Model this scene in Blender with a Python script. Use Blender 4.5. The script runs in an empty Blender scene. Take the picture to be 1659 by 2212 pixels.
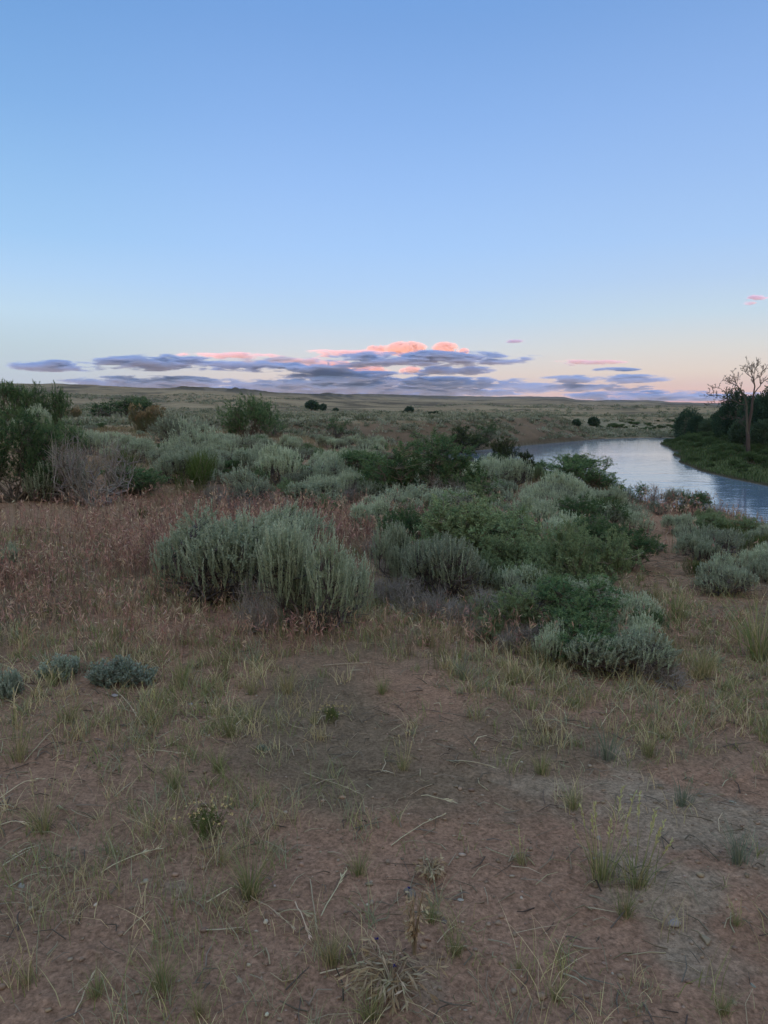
import bpy, math, random
import numpy as np

# ------------------------------------------------------------------ basics
SC = bpy.context.scene
COL = SC.collection
PI = math.pi
F_PX, CX, CY = 1597.6, 829.5, 1106.0          # photo measured on a 1659 x 2212 grid, 26 mm lens
PITCH = math.radians(8.12)                     # camera tilted down
ZW = -5.4                                      # river level
RNG = np.random.default_rng(11)


def smooth(a, b, x):
    t = np.clip((np.asarray(x, float) - a) / (b - a), 0, 1)
    return t * t * (3 - 2 * t)


def _hash(ix, iy, s):
    n = (ix.astype(np.int64) * 374761393 + iy.astype(np.int64) * 668265263 + s * 1442695041) & 0x7FFFFFFF
    n = ((n ^ (n >> 13)) * 1274126177) & 0x7FFFFFFF
    n = (n ^ (n >> 16)) & 0x7FFFFFFF
    return n / float(0x7FFFFFFF)


def vnoise(x, y, s=0):
    ix, iy = np.floor(x), np.floor(y)
    fx, fy = x - ix, y - iy
    fx = fx * fx * fx * (fx * (fx * 6 - 15) + 10)
    fy = fy * fy * fy * (fy * (fy * 6 - 15) + 10)
    ix = ix.astype(np.int64); iy = iy.astype(np.int64)
    a, b = _hash(ix, iy, s), _hash(ix + 1, iy, s)
    c, d = _hash(ix, iy + 1, s), _hash(ix + 1, iy + 1, s)
    return (a + (b - a) * fx) * (1 - fy) + (c + (d - c) * fx) * fy


def fbm(x, y, s=0, octv=4, gain=0.5):
    x = np.asarray(x, float); y = np.asarray(y, float)
    v = np.zeros(np.broadcast(x, y).shape); a, tot = 1.0, 0.0
    for k in range(octv):
        v += a * (vnoise(x, y, s + k * 17) * 2 - 1); tot += a
        x, y = x * 2.03 + 13.7, y * 2.03 - 7.1
        a *= gain
    return v / tot


# ------------------------------------------------------------------ terrain
# left (outer) bank waterline, X, Y, width of the bank slope;  right (inner) bank waterline
LB = np.array([(44, -60, 26), (32, -10, 22), (25, 8, 22), (21.5, 24, 22), (18.5, 41, 24), (16, 60, 32), (11, 72, 36), (4, 84, 36),
               (-6, 92, 30), (-12, 99, 18), (-9, 107, 10), (0, 113, 9), (9, 116.5, 8), (15, 119, 7), (23, 131, 7), (33, 144, 8), (47, 161, 14),
               (57, 168, 50), (67, 167, 85), (92, 156, 85), (130, 150, 85), (200, 170, 85)], float)
RB = np.array([(215, 120), (150, 128), (110, 136), (85, 148), (67, 157), (58, 152), (52, 140), (49, 128), (46, 118), (45.5, 112), (42, 108), (40.5, 101),
               (37.5, 94), (36, 87), (34.5, 80), (34, 72), (34, 64), (36, 50), (42, 35), (52, 15), (66, -20), (80, -60)], float)
POLY = np.vstack([LB[:, :2], RB])


def seg_dist(x, y, P, attr=None):
    best = np.full(x.shape, 1e18); val = np.zeros(x.shape)
    for i in range(len(P) - 1):
        ax, ay = P[i, 0], P[i, 1]; bx, by = P[i + 1, 0] - ax, P[i + 1, 1] - ay
        t = np.clip(((x - ax) * bx + (y - ay) * by) / (bx * bx + by * by), 0, 1)
        d = (x - ax - t * bx) ** 2 + (y - ay - t * by) ** 2
        m = d < best
        best = np.where(m, d, best)
        if attr is not None:
            val = np.where(m, attr[i] + (attr[i + 1] - attr[i]) * t, val)
    return np.sqrt(best), val


def inside(x, y, P):
    r = np.zeros(x.shape, bool)
    n = len(P)
    for i in range(n):
        x0, y0 = P[i]; x1, y1 = P[(i + 1) % n]
        c = (y0 > y) != (y1 > y)
        with np.errstate(divide='ignore', invalid='ignore'):
            xi = (x1 - x0) * (y - y0) / (y1 - y0 if y1 != y0 else 1e-9) + x0
        r ^= c & (x < xi)
    return r


SKY_PX = np.array([-900, -200, 0, 60, 140, 250, 330, 372, 395, 440, 520, 600, 700, 829, 1000, 1170, 1215, 1240, 1330, 1420, 1440, 1480, 1550, 1659, 1900, 2500])
SKY_PY = np.array([836, 828, 828, 830, 831, 835, 839, 840, 837, 838, 842, 848, 851, 854, 857, 858, 859, 864, 868, 868.5, 871, 871, 874, 876, 876, 872])
SKY_AZ = np.arctan((SKY_PX - CX) / F_PX)


def sky_elev(az):
    py = np.interp(az, SKY_AZ, SKY_PY)
    return np.arctan((CY - py) / F_PX * np.cos(az)) - PITCH * np.cos(az)   # small-angle, good to a pixel


def sky_dist(az):
    return np.interp(np.degrees(az), [-60, -28, -17, -15, -6, -2, 8, 30, 60], [1500, 1500, 1700, 1500, 1900, 3400, 5200, 5200, 4000])


def bank(x, y):
    dl, w = seg_dist(x, y, LB, LB[:, 2])
    dr, _ = seg_dist(x, y, RB)
    ins = inside(x, y, POLY)
    return dl, dr, w, ins


def height(x, y, fine=True):
    x = np.asarray(x, float); y = np.asarray(y, float)
    r = np.hypot(x, y); az = np.arctan2(x, np.maximum(y, 1e-6) * (y > 0) + (y <= 0) * y)
    # upland
    zp = -0.7 * smooth(60, 130, r) + 0.10 * fbm(x / 9, y / 9, 3, 3) * smooth(2, 12, r) + 0.35 * fbm(x / 40, y / 40, 5, 3) * smooth(25, 80, r)
    zp += 0.30 * np.exp(-((x + 6.5) / 4.5) ** 2 - ((y - 15) / 6) ** 2)            # hummock under the left shrubs
    front = (np.abs(az) < 1.2)
    azc = np.clip(az, -1.0, 1.0)
    R = sky_dist(azc); es = sky_elev(azc); es = np.where(front, es, 0.004)
    r0 = 150.0
    t = np.clip((np.log(np.maximum(r, 1) / r0)) / np.log(R / r0), 0, 1)
    t = t ** 1.15
    e0 = -2.3 / r0
    zf = 1.6 + r * (e0 + (np.tan(es) - e0) * t)
    zf = np.where(r > R, 1.6 + R * np.tan(es) - (r - R) * np.where(np.abs(az) < 1.0, 0.03, 0.0), zf)
    roll = (14.0 * smooth(700, 2500, r) * (1 - 0.75 * smooth(0.8, 1.0, r / R)) * fbm(x / 420, y / 650, 21, 4)
            + 6.5 * smooth(220, 700, r) * (1 - smooth(0.85, 1.0, r / R)) * (0.5 - np.abs(fbm(x / 160, y / 230, 22, 4))) * 1.6
            + 1.0 * smooth(150, 350, r) * (1 - smooth(0.9, 1.0, r / R)) * fbm(x / 55, y / 75, 23, 3))
    # rough edge of the dark mesa face
    mesa = smooth(-0.30, -0.26, az) * (1 - smooth(-0.02, 0.04, az)) * smooth(0.72, 0.9, r / R) * (1 - smooth(0.97, 1.0, r / R))
    roll += mesa * 6.0 * (np.abs(fbm(az * 55, r / 900, 31, 3)) - 0.35)
    zf = zf + roll
    k = smooth(150, 260, r)
    zu = zp * (1 - k) + zf * k
    zu = zu + 300 * smooth(3200, 6300, r) * smooth(1.25, 1.8, np.abs(az))          # unseen ridge added behind the camera to shade the low clouds
    # river valley
    dl, dr, w, ins = bank(x, y)
    wob = fbm(x / 3.5, y / 3.5, 41, 4) * np.clip(w * 0.22, 0, 2.2)
    dl2 = np.maximum(dl + wob * smooth(0.6, 3, dl), 0)
    u = np.clip(dl2 / np.maximum(w, 1), 0, 1)
    s = np.where(w < 12, np.clip(u, 0, 1) ** 0.75, u * u * (3 - 2 * u))
    zl = ZW + (zu - ZW) * s + 0.12 * smooth(0, .6, dl) * (1 - s)
    zr = ZW + 0.12 + 0.75 * smooth(0, 5, dr) + 1.0 * smooth(4, 22, dr) + 0.15 * fbm(x / 6, y / 6, 43, 3) * smooth(0, 4, dr)
    zr = zr + (zu - zr) * smooth(60, 260, dr)
    z = np.where(dl < dr, zl, zr)
    dmin = np.minimum(dl, dr)
    z = np.where(ins, ZW - np.minimum(0.05 + dmin * 0.25, 1.6), z)
    z = np.where(r > 420, zu, z * (1 - smooth(300, 420, r)) + zu * smooth(300, 420, r))
    if fine:
        n = (1 - smooth(25, 60, r)) * (~ins)
        z = z + n * (0.030 * fbm(x / 1.1, y / 1.1, 51, 3) + 0.012 * fbm(x / .28, y / .28, 52, 3))
        n2 = (1 - smooth(6, 12, r))
        cl = fbm(x / .16, y / .16, 53, 4, .62)
        cr = vnoise(x / .9, y / .9, 54)
        z = z + n2 * (0.008 * cl + 0.024 * np.clip(cl - 0.22, 0, 1) * np.clip(cr * 1.6 - .4, 0, 1))
    return z


def h1(x, y):
    return float(height(np.array([x]), np.array([y]), False)[0])


CAMZ = 1.6


def ray(px, py):
    a, b = (px - CX) / F_PX, (CY - py) / F_PX
    c, s = math.cos(PITCH), math.sin(PITCH)
    d = np.array([a, c + b * s, -s + b * c])
    return d / np.linalg.norm(d)


TT = np.exp(np.linspace(math.log(1.2), math.log(9000), 5000))


def gp(px, py):
    """ground point seen at a photo position"""
    d = ray(px, py)
    P = np.array([0, 0, CAMZ]) + TT[:, None] * d
    z = height(P[:, 0], P[:, 1], False)
    i = int(np.argmax(P[:, 2] < z))
    if i == 0:
        i = len(TT) - 1
    p = P[i]
    return np.array([p[0], p[1], z[i]]), float(TT[i])


def at_dist(px, py, t):
    return np.array([0, 0, CAMZ]) + ray(px, py) * t


# ------------------------------------------------------------------ materials
def mat_new(name):
    m = bpy.data.materials.new(name); m.use_nodes = True
    nt = m.node_tree; nt.nodes.clear()
    out = nt.nodes.new('ShaderNodeOutputMaterial')
    return m, nt, out


def N(nt, typ, **kw):
    n = nt.nodes.new(typ)
    for k, v in kw.items():
        if k in n.inputs:
            n.inputs[k].default_value = v
        else:
            setattr(n, k, v)
    return n


def leaf_mat(name, translucent=0.3, var=0.25):
    m, nt, out = mat_new(name)
    at = N(nt, 'ShaderNodeAttribute', attribute_name='Col')
    oi = N(nt, 'ShaderNodeObjectInfo')
    mr = N(nt, 'ShaderNodeMapRange'); mr.inputs[3].default_value = 1 - var; mr.inputs[4].default_value = 1 + var
    nt.links.new(oi.outputs['Random'], mr.inputs[0])
    hs = N(nt, 'ShaderNodeHueSaturation')
    nt.links.new(at.outputs['Color'], hs.inputs['Color']); nt.links.new(mr.outputs[0], hs.inputs['Value'])
    df = N(nt, 'ShaderNodeBsdfDiffuse'); tr = N(nt, 'ShaderNodeBsdfTranslucent'); mx = N(nt, 'ShaderNodeMixShader')
    mx.inputs[0].default_value = translucent
    nt.links.new(hs.outputs[0], df.inputs[0]); nt.links.new(hs.outputs[0], tr.inputs[0])
    nt.links.new(df.outputs[0], mx.inputs[1]); nt.links.new(tr.outputs[0], mx.inputs[2])
    nt.links.new(mx.outputs[0], out.inputs[0])
    return m


def wood_mat(name, scale=40):
    m, nt, out = mat_new(name)
    at = N(nt, 'ShaderNodeAttribute', attribute_name='Col')
    tc = N(nt, 'ShaderNodeTexCoord')
    no = N(nt, 'ShaderNodeTexNoise', Scale=scale, Detail=4.0)
    nt.links.new(tc.outputs['Object'], no.inputs['Vector'])
    mr = N(nt, 'ShaderNodeMapRange'); mr.inputs[3].default_value = 0.65; mr.inputs[4].default_value = 1.35
    nt.links.new(no.outputs['Fac'], mr.inputs[0])
    hs = N(nt, 'ShaderNodeHueSaturation')
    nt.links.new(at.outputs['Color'], hs.inputs['Color']); nt.links.new(mr.outputs[0], hs.inputs['Value'])
    p = N(nt, 'ShaderNodeBsdfPrincipled', Roughness=0.9)
    p.inputs['Specular IOR Level'].default_value = 0.15
    nt.links.new(hs.outputs[0], p.inputs['Base Color']); nt.links.new(p.outputs[0], out.inputs[0])
    return m


M_LEAF = leaf_mat('shrub_leaf')
M_GRASS = leaf_mat('grass_blade', 0.25, 0.1)
M_WOOD = wood_mat('bark')
M_TREE = leaf_mat('tree_leaf', 0.25, 0.15)


def ground_mat():
    m, nt, out = mat_new('soil')
    at = N(nt, 'ShaderNodeAttribute', attribute_name='Col')
    geo = N(nt, 'ShaderNodeNewGeometry')
    n1 = N(nt, 'ShaderNodeTexNoise', Scale=9.0, Detail=8.0, Roughness=0.65)
    n2 = N(nt, 'ShaderNodeTexNoise', Scale=70.0, Detail=5.0, Roughness=0.7)
    n3 = N(nt, 'ShaderNodeTexNoise', Scale=0.35, Detail=9.0, Roughness=0.7)
    for n in (n1, n2, n3):
        nt.links.new(geo.outputs['Position'], n.inputs['Vector'])
    def rng(n, lo, hi, a=.3, b=.7):
        r = N(nt, 'ShaderNodeMapRange')
        r.inputs[1].default_value = a; r.inputs[2].default_value = b
        r.inputs[3].default_value = lo; r.inputs[4].default_value = hi
        nt.links.new(n.outputs['Fac'], r.inputs[0]); return r
    a = rng(n1, .88, 1.13); b = rng(n2, .55, 1.5); c = rng(n3, .8, 1.2)
    m1 = N(nt, 'ShaderNodeMath', operation='MULTIPLY'); m2 = N(nt, 'ShaderNodeMath', operation='MULTIPLY')
    nt.links.new(a.outputs[0], m1.inputs[0]); nt.links.new(b.outputs[0], m1.inputs[1])
    nt.links.new(m1.outputs[0], m2.inputs[0]); nt.links.new(c.outputs[0], m2.inputs[1])
    vo = N(nt, 'ShaderNodeTexVoronoi', Scale=48.0); nt.links.new(geo.outputs['Position'], vo.inputs['Vector'])
    sv = N(nt, 'ShaderNodeSeparateColor'); nt.links.new(vo.outputs['Color'], sv.inputs[0])
    e = N(nt, 'ShaderNodeMapRange'); e.inputs[1].default_value = 0; e.inputs[2].default_value = 1; e.inputs[3].default_value = .86; e.inputs[4].default_value = 1.14
    nt.links.new(sv.outputs[0], e.inputs[0])
    m3 = N(nt, 'ShaderNodeMath', operation='MULTIPLY'); nt.links.new(m2.outputs[0], m3.inputs[0]); nt.links.new(e.outputs[0], m3.inputs[1])
    m2 = m3
    hs = N(nt, 'ShaderNodeHueSaturation')
    nt.links.new(at.outputs['Color'], hs.inputs['Color']); nt.links.new(m2.outputs[0], hs.inputs['Value'])
    ck = N(nt, 'ShaderNodeTexVoronoi', Scale=11.0, feature='DISTANCE_TO_EDGE'); wp = N(nt, 'ShaderNodeVectorMath', operation='MULTIPLY_ADD')
    wp.inputs[1].default_value = (.09, .09, .09); nt.links.new(n1.outputs['Color'], wp.inputs[0]); nt.links.new(geo.outputs['Position'], wp.inputs[2])
    nt.links.new(wp.outputs[0], ck.inputs['Vector'])
    ce = N(nt, 'ShaderNodeMapRange'); ce.inputs[1].default_value = 0; ce.inputs[2].default_value = .06; ce.inputs[3].default_value = 0; ce.inputs[4].default_value = .14
    nt.links.new(ck.outputs['Distance'], ce.inputs[0])
    hh = N(nt, 'ShaderNodeMath', operation='ADD'); nt.links.new(n2.outputs['Fac'], hh.inputs[0]); nt.links.new(ce.outputs[0], hh.inputs[1])
    bp = N(nt, 'ShaderNodeBump', Strength=0.9, Distance=0.014)
    nt.links.new(hh.outputs[0], bp.inputs['Height'])
    p = N(nt, 'ShaderNodeBsdfDiffuse', Roughness=1.0)
    nt.links.new(hs.outputs[0], p.inputs[0]); nt.links.new(bp.outputs[0], p.inputs['Normal'])
    nt.links.new(p.outputs[0], out.inputs[0])
    return m


# ------------------------------------------------------------------ mesh building
class Acc:
    def __init__(s):
        s.v, s.c, s.f, s.n = [], [], [], 0

    def add(s, v, f, c):
        v = np.asarray(v, float).reshape(-1, 3); f = np.asarray(f, np.int64)
        c = np.asarray(c, float)
        if c.ndim == 1:
            c = np.tile(c, (len(v), 1))
        s.v.append(v); s.c.append(c); s.f.append(f + s.n); s.n += len(v)

    def mesh(s, name, mat, shade=False):
        me = bpy.data.meshes.new(name)
        V = np.vstack(s.v); C = np.clip(np.vstack(s.c) * np.array([1.17, 1.0, .74]), 0, .95)
        li = np.concatenate([f.ravel() for f in s.f]).astype(np.int32)
        ct = np.concatenate([np.full(len(f), f.shape[1]) for f in s.f]).astype(np.int32)
        st = np.concatenate([[0], np.cumsum(ct)[:-1]]).astype(np.int32)
        me.vertices.add(len(V)); me.vertices.foreach_set('co', V.astype(np.float32).ravel())
        me.loops.add(len(li)); me.loops.foreach_set('vertex_index', li)
        me.polygons.add(len(ct)); me.polygons.foreach_set('loop_start', st); me.polygons.foreach_set('loop_total', ct)
        if shade:
            me.polygons.foreach_set('use_smooth', np.ones(len(ct), bool))
        a = me.attributes.new('Col', 'FLOAT_COLOR', 'POINT')
        a.data.foreach_set('color', np.hstack([C, np.ones((len(C), 1))]).astype(np.float32).ravel())
        me.materials.append(mat)
        me.update(calc_edges=True)
        return me


def unit(v):
    return v / np.maximum(np.linalg.norm(v, axis=-1, keepdims=True), 1e-9)


def tubes(acc, P, R, col, sides=4):
    """P (n,k,3) centre lines, R (n,k) radii"""
    P = np.asarray(P, float); R = np.asarray(R, float)
    n, k, _ = P.shape
    T = unit(np.gradient(P, axis=1))
    ref = np.where(np.abs(T[..., 2:3]) < 0.9, np.array([0, 0, 1.0]), np.array([1.0, 0, 0]))
    A = unit(np.cross(T, ref)); B = np.cross(T, A)
    ang = np.arange(sides) * 2 * PI / sides
    V = P[:, :, None] + R[:, :, None, None] * (np.cos(ang)[:, None] * A[:, :, None] + np.sin(ang)[:, None] * B[:, :, None])
    i = np.arange(n)[:, None, None] * k * sides; j = np.arange(k - 1)[None, :, None] * sides; s = np.arange(sides)[None, None, :]
    s2 = (s + 1) % sides
    f = np.stack([i + j + s, i + j + s2, i + j + sides + s2, i + j + sides + s], -1).reshape(-1, 4)
    col = np.asarray(col, float)
    c = np.repeat(col, k * sides, 0) if col.ndim == 2 else col
    acc.add(V, f, c)


def leaves(acc, base, d, L, W, col, rng, fold=0.0):
    base = np.asarray(base); n = len(base)
    d = unit(d)
    s = unit(np.cross(d, rng.normal(size=(n, 3))))
    L = np.broadcast_to(L, (n,))[:, None]; W = np.broadcast_to(W, (n,))[:, None]
    mid = base + d * L * 0.55
    V = np.stack([base, mid + s * W * .5, base + d * L, mid - s * W * .5], 1)
    f = np.arange(n * 4).reshape(n, 4)
    col = np.asarray(col, float)
    c = np.repeat(col, 4, 0) if col.ndim == 2 else col
    acc.add(V, f, c)


def blades(acc, base, H, lean, W, col, rng, curve=1.0):
    """grass blades: ribbons of three sections, bending along lean (n,2)"""
    n = len(base)
    H = np.broadcast_to(H, (n,)); W = np.broadcast_to(W, (n,))
    l3 = np.zeros((n, 3)); l3[:, :2] = lean
    up = np.array([0, 0, 1.0])
    th = rng.uniform(0, 2 * PI, n)
    side = np.stack([np.cos(th), np.sin(th), np.zeros(n)], 1)
    pts = []
    for t in (0, .4, .75, 1.0):
        pts.append(base + (up * H[:, None] * t * (1 - 0.12 * t * np.linalg.norm(l3, axis=1, keepdims=True) * curve)) + l3 * H[:, None] * (t ** (1 + .8 * curve)))
    V = []
    for p, w in zip(pts, (1, .85, .55, .12)):
        V += [p - side * W[:, None] * w / 2, p + side * W[:, None] * w / 2]
    V = np.stack(V, 1)
    o = np.arange(n)[:, None] * 8
    f = np.concatenate([o + np.array([a, a + 1, a + 3, a + 2]) for a in (0, 2, 4)], 0)
    c = np.repeat(np.asarray(col, float), 8, 0) if np.ndim(col) == 2 else col
    acc.add(V, f, c)


def jit(col, n, rng, amt=0.18, hue=0.06):
    c = np.asarray(col, float)
    if c.ndim == 1:
        c = np.tile(c, (n, 1))
    return np.clip(c * (1 + rng.uniform(-amt, amt, (n, 1))) * (1 + rng.uniform(-hue, hue, (n, 3))), 0.004, 0.95)


# ------------------------------------------------------------------ scene objects
def obj(name, me, parent=None, **props):
    o = bpy.data.objects.new(name, me); COL.objects.link(o)
    if parent is not None:
        o.parent = parent
    for k, v in props.items():
        o[k] = v
    return o


def thing(name, label, cat, loc=(0, 0, 0), rz=0.0, group=None, scale=(1, 1, 1)):
    o = bpy.data.objects.new(name, None); COL.objects.link(o)
    o.empty_display_size = 0.1
    o.location = tuple(float(a) for a in loc); o.rotation_euler = (0, 0, rz); o.scale = scale
    o['label'] = label; o['category'] = cat
    if group:
        o['group'] = group
    return o


# ------------------------------------------------------------------ ground sheet
def build_ground():
    azf = np.radians(np.arange(-36, 36.001, 0.09))
    azb = np.radians(np.arange(36 + 3, 324, 3.0))
    az = np.concatenate([azf, azb]); na = len(az)
    rr = np.exp(np.concatenate([np.arange(math.log(0.25), math.log(7), 0.006), np.arange(math.log(7), math.log(11000), 0.0085)])); nr = len(rr)
    A, Rr = np.meshgrid(az, rr)
    back = smooth(math.radians(40), math.radians(75), np.abs((A + PI) % (2 * PI) - PI))
    k = 1 + 0 * back
    Rr = np.where(Rr > 1000, 1000 * (np.maximum(Rr, 1) / 1000) ** k, Rr)
    X, Y = Rr * np.sin(A), Rr * np.cos(A)
    Z = height(X, Y)
    # ---- colour of the soil; the hills also carry painted relief and haze
    x, y = X, Y; r = Rr
    n1 = fbm(x / 1.6, y / 1.6, 61, 4); n2 = fbm(x / .5, y / .5, 62, 4); n3 = fbm(x / 5, y / 5, 63, 3)
    c = np.empty(X.shape + (3,))
    soil = np.array([.228, .149, .110]); red = np.array([.252, .147, .108]); grey = np.array([.245, .186, .145]); dull = np.array([.135, .106, .078])
    c[:] = soil
    def mixin(col, m):
        nonlocal c
        c = c + (np.asarray(col) - c) * np.clip(m, 0, 1)[..., None]
    mixin(red, smooth(-.1, .5, n3) * .8)
    mixin(dull, smooth(0, .45, n1) * .75)
    mixin(grey, smooth(.22, .5, -.35 * smooth(.3, -.3, x) + .18 * fbm(x / .12, y / .12, 65, 3) + fbm(x / .8, y / .8, 64, 4) + .25 * np.exp(-((x - .75) / .7) ** 2 - ((y - 2.1) / .7) ** 2) - .08) * .85 * (1 - smooth(5, 9, r)))
    # trail along the right
    tp = np.array([(1.4, 2.2), (1.9, 4.0), (2.45, 6.0), (3.0, 8.0), (3.9, 10.5), (5.2, 14), (6.6, 18)])
    dp, _ = seg_dist(x, y, tp)
    mixin([.27, .162, .115], (1 - smooth(.35, 1.1, dp + .25 * n2)) * .8 * smooth(3, 5, y))
    # bare bank of the far side
    dl, dr, w, ins = bank(x, y)
    far_bank = (dl < dr) & (w < 20) & (y > 88)
    bare = far_bank * (1 - smooth(.8, 1.15, dl / np.maximum(w, 1) + .25 * fbm(x / 4, y / 4, 66, 3)))
    mixin([.140, .108, .086], bare * .85)
    mixin([.085, .070, .055], far_bank * (1 - smooth(.0, 1.2, dl)))
    # upland grass and brush tone beyond 40 m
    tan = np.array([.225, .185, .132]); olive = np.array([.160, .148, .110]); sagec = np.array([.20, .195, .155])
    pl = smooth(22, 60, r) * (1 - bare)
    mixin(tan, pl * .75)
    mixin(olive, pl * smooth(-.05, .35, fbm(x / 14, y / 14, 67, 4)) * .55)
    mixin(sagec, smooth(110, 150, r) * (1 - smooth(230, 380, r)) * smooth(-.35, .2, fbm(x / 22, y / 10, 68, 3)) * .55 * (1 - bare))
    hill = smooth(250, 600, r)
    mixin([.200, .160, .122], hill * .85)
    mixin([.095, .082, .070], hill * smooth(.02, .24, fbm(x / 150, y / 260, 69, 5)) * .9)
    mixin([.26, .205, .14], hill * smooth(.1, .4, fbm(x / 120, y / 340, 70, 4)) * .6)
    azz = np.arctan2(x, y)
    lr = np.log(np.maximum(r, 1))
    mixin([.085, .076, .064], smooth(170, 320, r) * smooth(.10, .38, fbm(azz * 16, lr * 20, 73, 5)) * .8)  # dark bands painted to suggest relief on the flatly lit hills
    mixin([.27, .22, .16], smooth(170, 320, r) * (1 - smooth(2000, 3500, r)) * smooth(.12, .42, fbm(azz * 12, lr * 17, 74, 5)) * .7)  # pale bands of the same painted relief
    R = sky_dist(np.clip(azz, -1, 1))
    mesa = smooth(-.30, -.26, azz) * (1 - smooth(.02, .10, azz)) * smooth(.62, .75, r / R + .06 * fbm(azz * 30, r / 500, 71, 3))
    mixin([.062, .058, .055], mesa * .85)
    mixin([.20, .17, .14], mesa * smooth(.12, .4, fbm(azz * 90, r / 700, 72, 3)) * .5)
    mixin([.125, .115, .115], smooth(2400, 3600, r) * .6)  # haze tone put into the colour of the farthest hills
    # low meadow on the inner bank
    low = (dr < dl) & ~ins
    mixin([.07, .085, .04], low * 1.0 * smooth(40, 60, r) * (1 - smooth(80, 200, dr)))
    mixin([.05, .045, .032], (low * (1 - smooth(.2, 1.2, dr))))
    mixin([.12, .105, .085], ins * 1.0)
    V = np.stack([X, Y, Z], -1).reshape(-1, 3)
    i = np.arange(nr - 1)[:, None] * na; j = np.arange(na)[None, :]; j2 = (j + 1) % na
    f = np.stack([i + j, i + na + j, i + na + j2, i + j2], -1).reshape(-1, 4)
    f = f[:, ::-1]
    acc = Acc(); acc.add(V, f, c.reshape(-1, 3))
    acc.add([[0, 0, h1(0, 0)]], np.zeros((0, 3), np.int64), soil)
    ctr = acc.n - 1
    acc.f.append(np.stack([np.full(na, ctr), np.arange(na), (np.arange(na) + 1) % na], -1)[:, ::-1])
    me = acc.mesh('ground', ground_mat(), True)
    o = obj('ground', me, kind='structure')
    return o


# ------------------------------------------------------------------ water
def build_water():
    m, nt, out = mat_new('river_water')
    geo = N(nt, 'ShaderNodeNewGeometry')
    def wave(scale, sx, sy, det, rough=.55, dist=0.0):
        mp = N(nt, 'ShaderNodeMapping'); mp.inputs['Scale'].default_value = (sx, sy, 1)
        mp.inputs['Rotation'].default_value = (0, 0, math.radians(12))
        nt.links.new(geo.outputs['Position'], mp.inputs['Vector'])
        n = N(nt, 'ShaderNodeTexNoise', Scale=scale, Detail=det, Roughness=rough, Distortion=dist)
        nt.links.new(mp.outputs[0], n.inputs['Vector']); return n
    a = wave(0.9, .55, 1.0, 3.0, .5, .6); b = wave(0.07, .5, 1.4, 3.0, .5, 1.0); c = wave(2.6, .6, 1, 2.0)
    m1 = N(nt, 'ShaderNodeMath', operation='MULTIPLY'); ad = N(nt, 'ShaderNodeMath', operation='ADD')
    nt.links.new(a.outputs['Fac'], m1.inputs[0])
    mr = N(nt, 'ShaderNodeMapRange'); mr.inputs[1].default_value = .35; mr.inputs[2].default_value = .65; mr.inputs[3].default_value = .35; mr.inputs[4].default_value = 1.3
    nt.links.new(b.outputs['Fac'], mr.inputs[0]); nt.links.new(mr.outputs[0], m1.inputs[1])
    m2 = N(nt, 'ShaderNodeMath', operation='MULTIPLY'); m2.inputs[1].default_value = .22
    nt.links.new(c.outputs['Fac'], m2.inputs[0])
    nt.links.new(m1.outputs[0], ad.inputs[0]); nt.links.new(m2.outputs[0], ad.inputs[1])
    bp = N(nt, 'ShaderNodeBump', Strength=1.0, Distance=WAVE)
    nt.links.new(ad.outputs[0], bp.inputs['Height'])
    p = N(nt, 'ShaderNodeBsdfPrincipled', Roughness=0.07, IOR=1.75)
    p.inputs['Base Color'].default_value = (.165, .19, .205, 1)
    nt.links.new(bp.outputs[0], p.inputs['Normal']); nt.links.new(p.outputs[0], out.inputs[0])
    xs = np.linspace(-25, 215, 121); ys = np.linspace(-62, 180, 122)
    X, Y = np.meshgrid(xs, ys)
    acc = Acc()
    nx = len(xs)
    i = np.arange(len(ys) - 1)[:, None] * nx; j = np.arange(nx - 1)[None, :]
    f = np.stack([i + j, i + j + 1, i + nx + j + 1, i + nx + j], -1).reshape(-1, 4)
    # only the cells near the river
    cx = (X[:-1, :-1] + 1).ravel(); cy = (Y[:-1, :-1] + 1).ravel()
    dl, dr, w, ins = bank(cx, cy)
    f = f[(ins | (np.minimum(dl, dr) < 3.2))]
    acc.add(np.stack([X, Y, np.full(X.shape, ZW)], -1), f, (0, 0, 0))
    obj('river_water', acc.mesh('river_water', m, True), kind='structure')


WAVE = 0.032
SUN_EL = -1.8
SUN_AZ = 186.0          # compass-like, from +Y clockwise: behind the camera, a little to its left


def srgb(r, g, b):
    f = lambda u: (u / 255 / 12.92) if u <= 10.3 else ((u / 255 + .055) / 1.055) ** 2.4
    return (f(r), f(g), f(b), 1)


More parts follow.
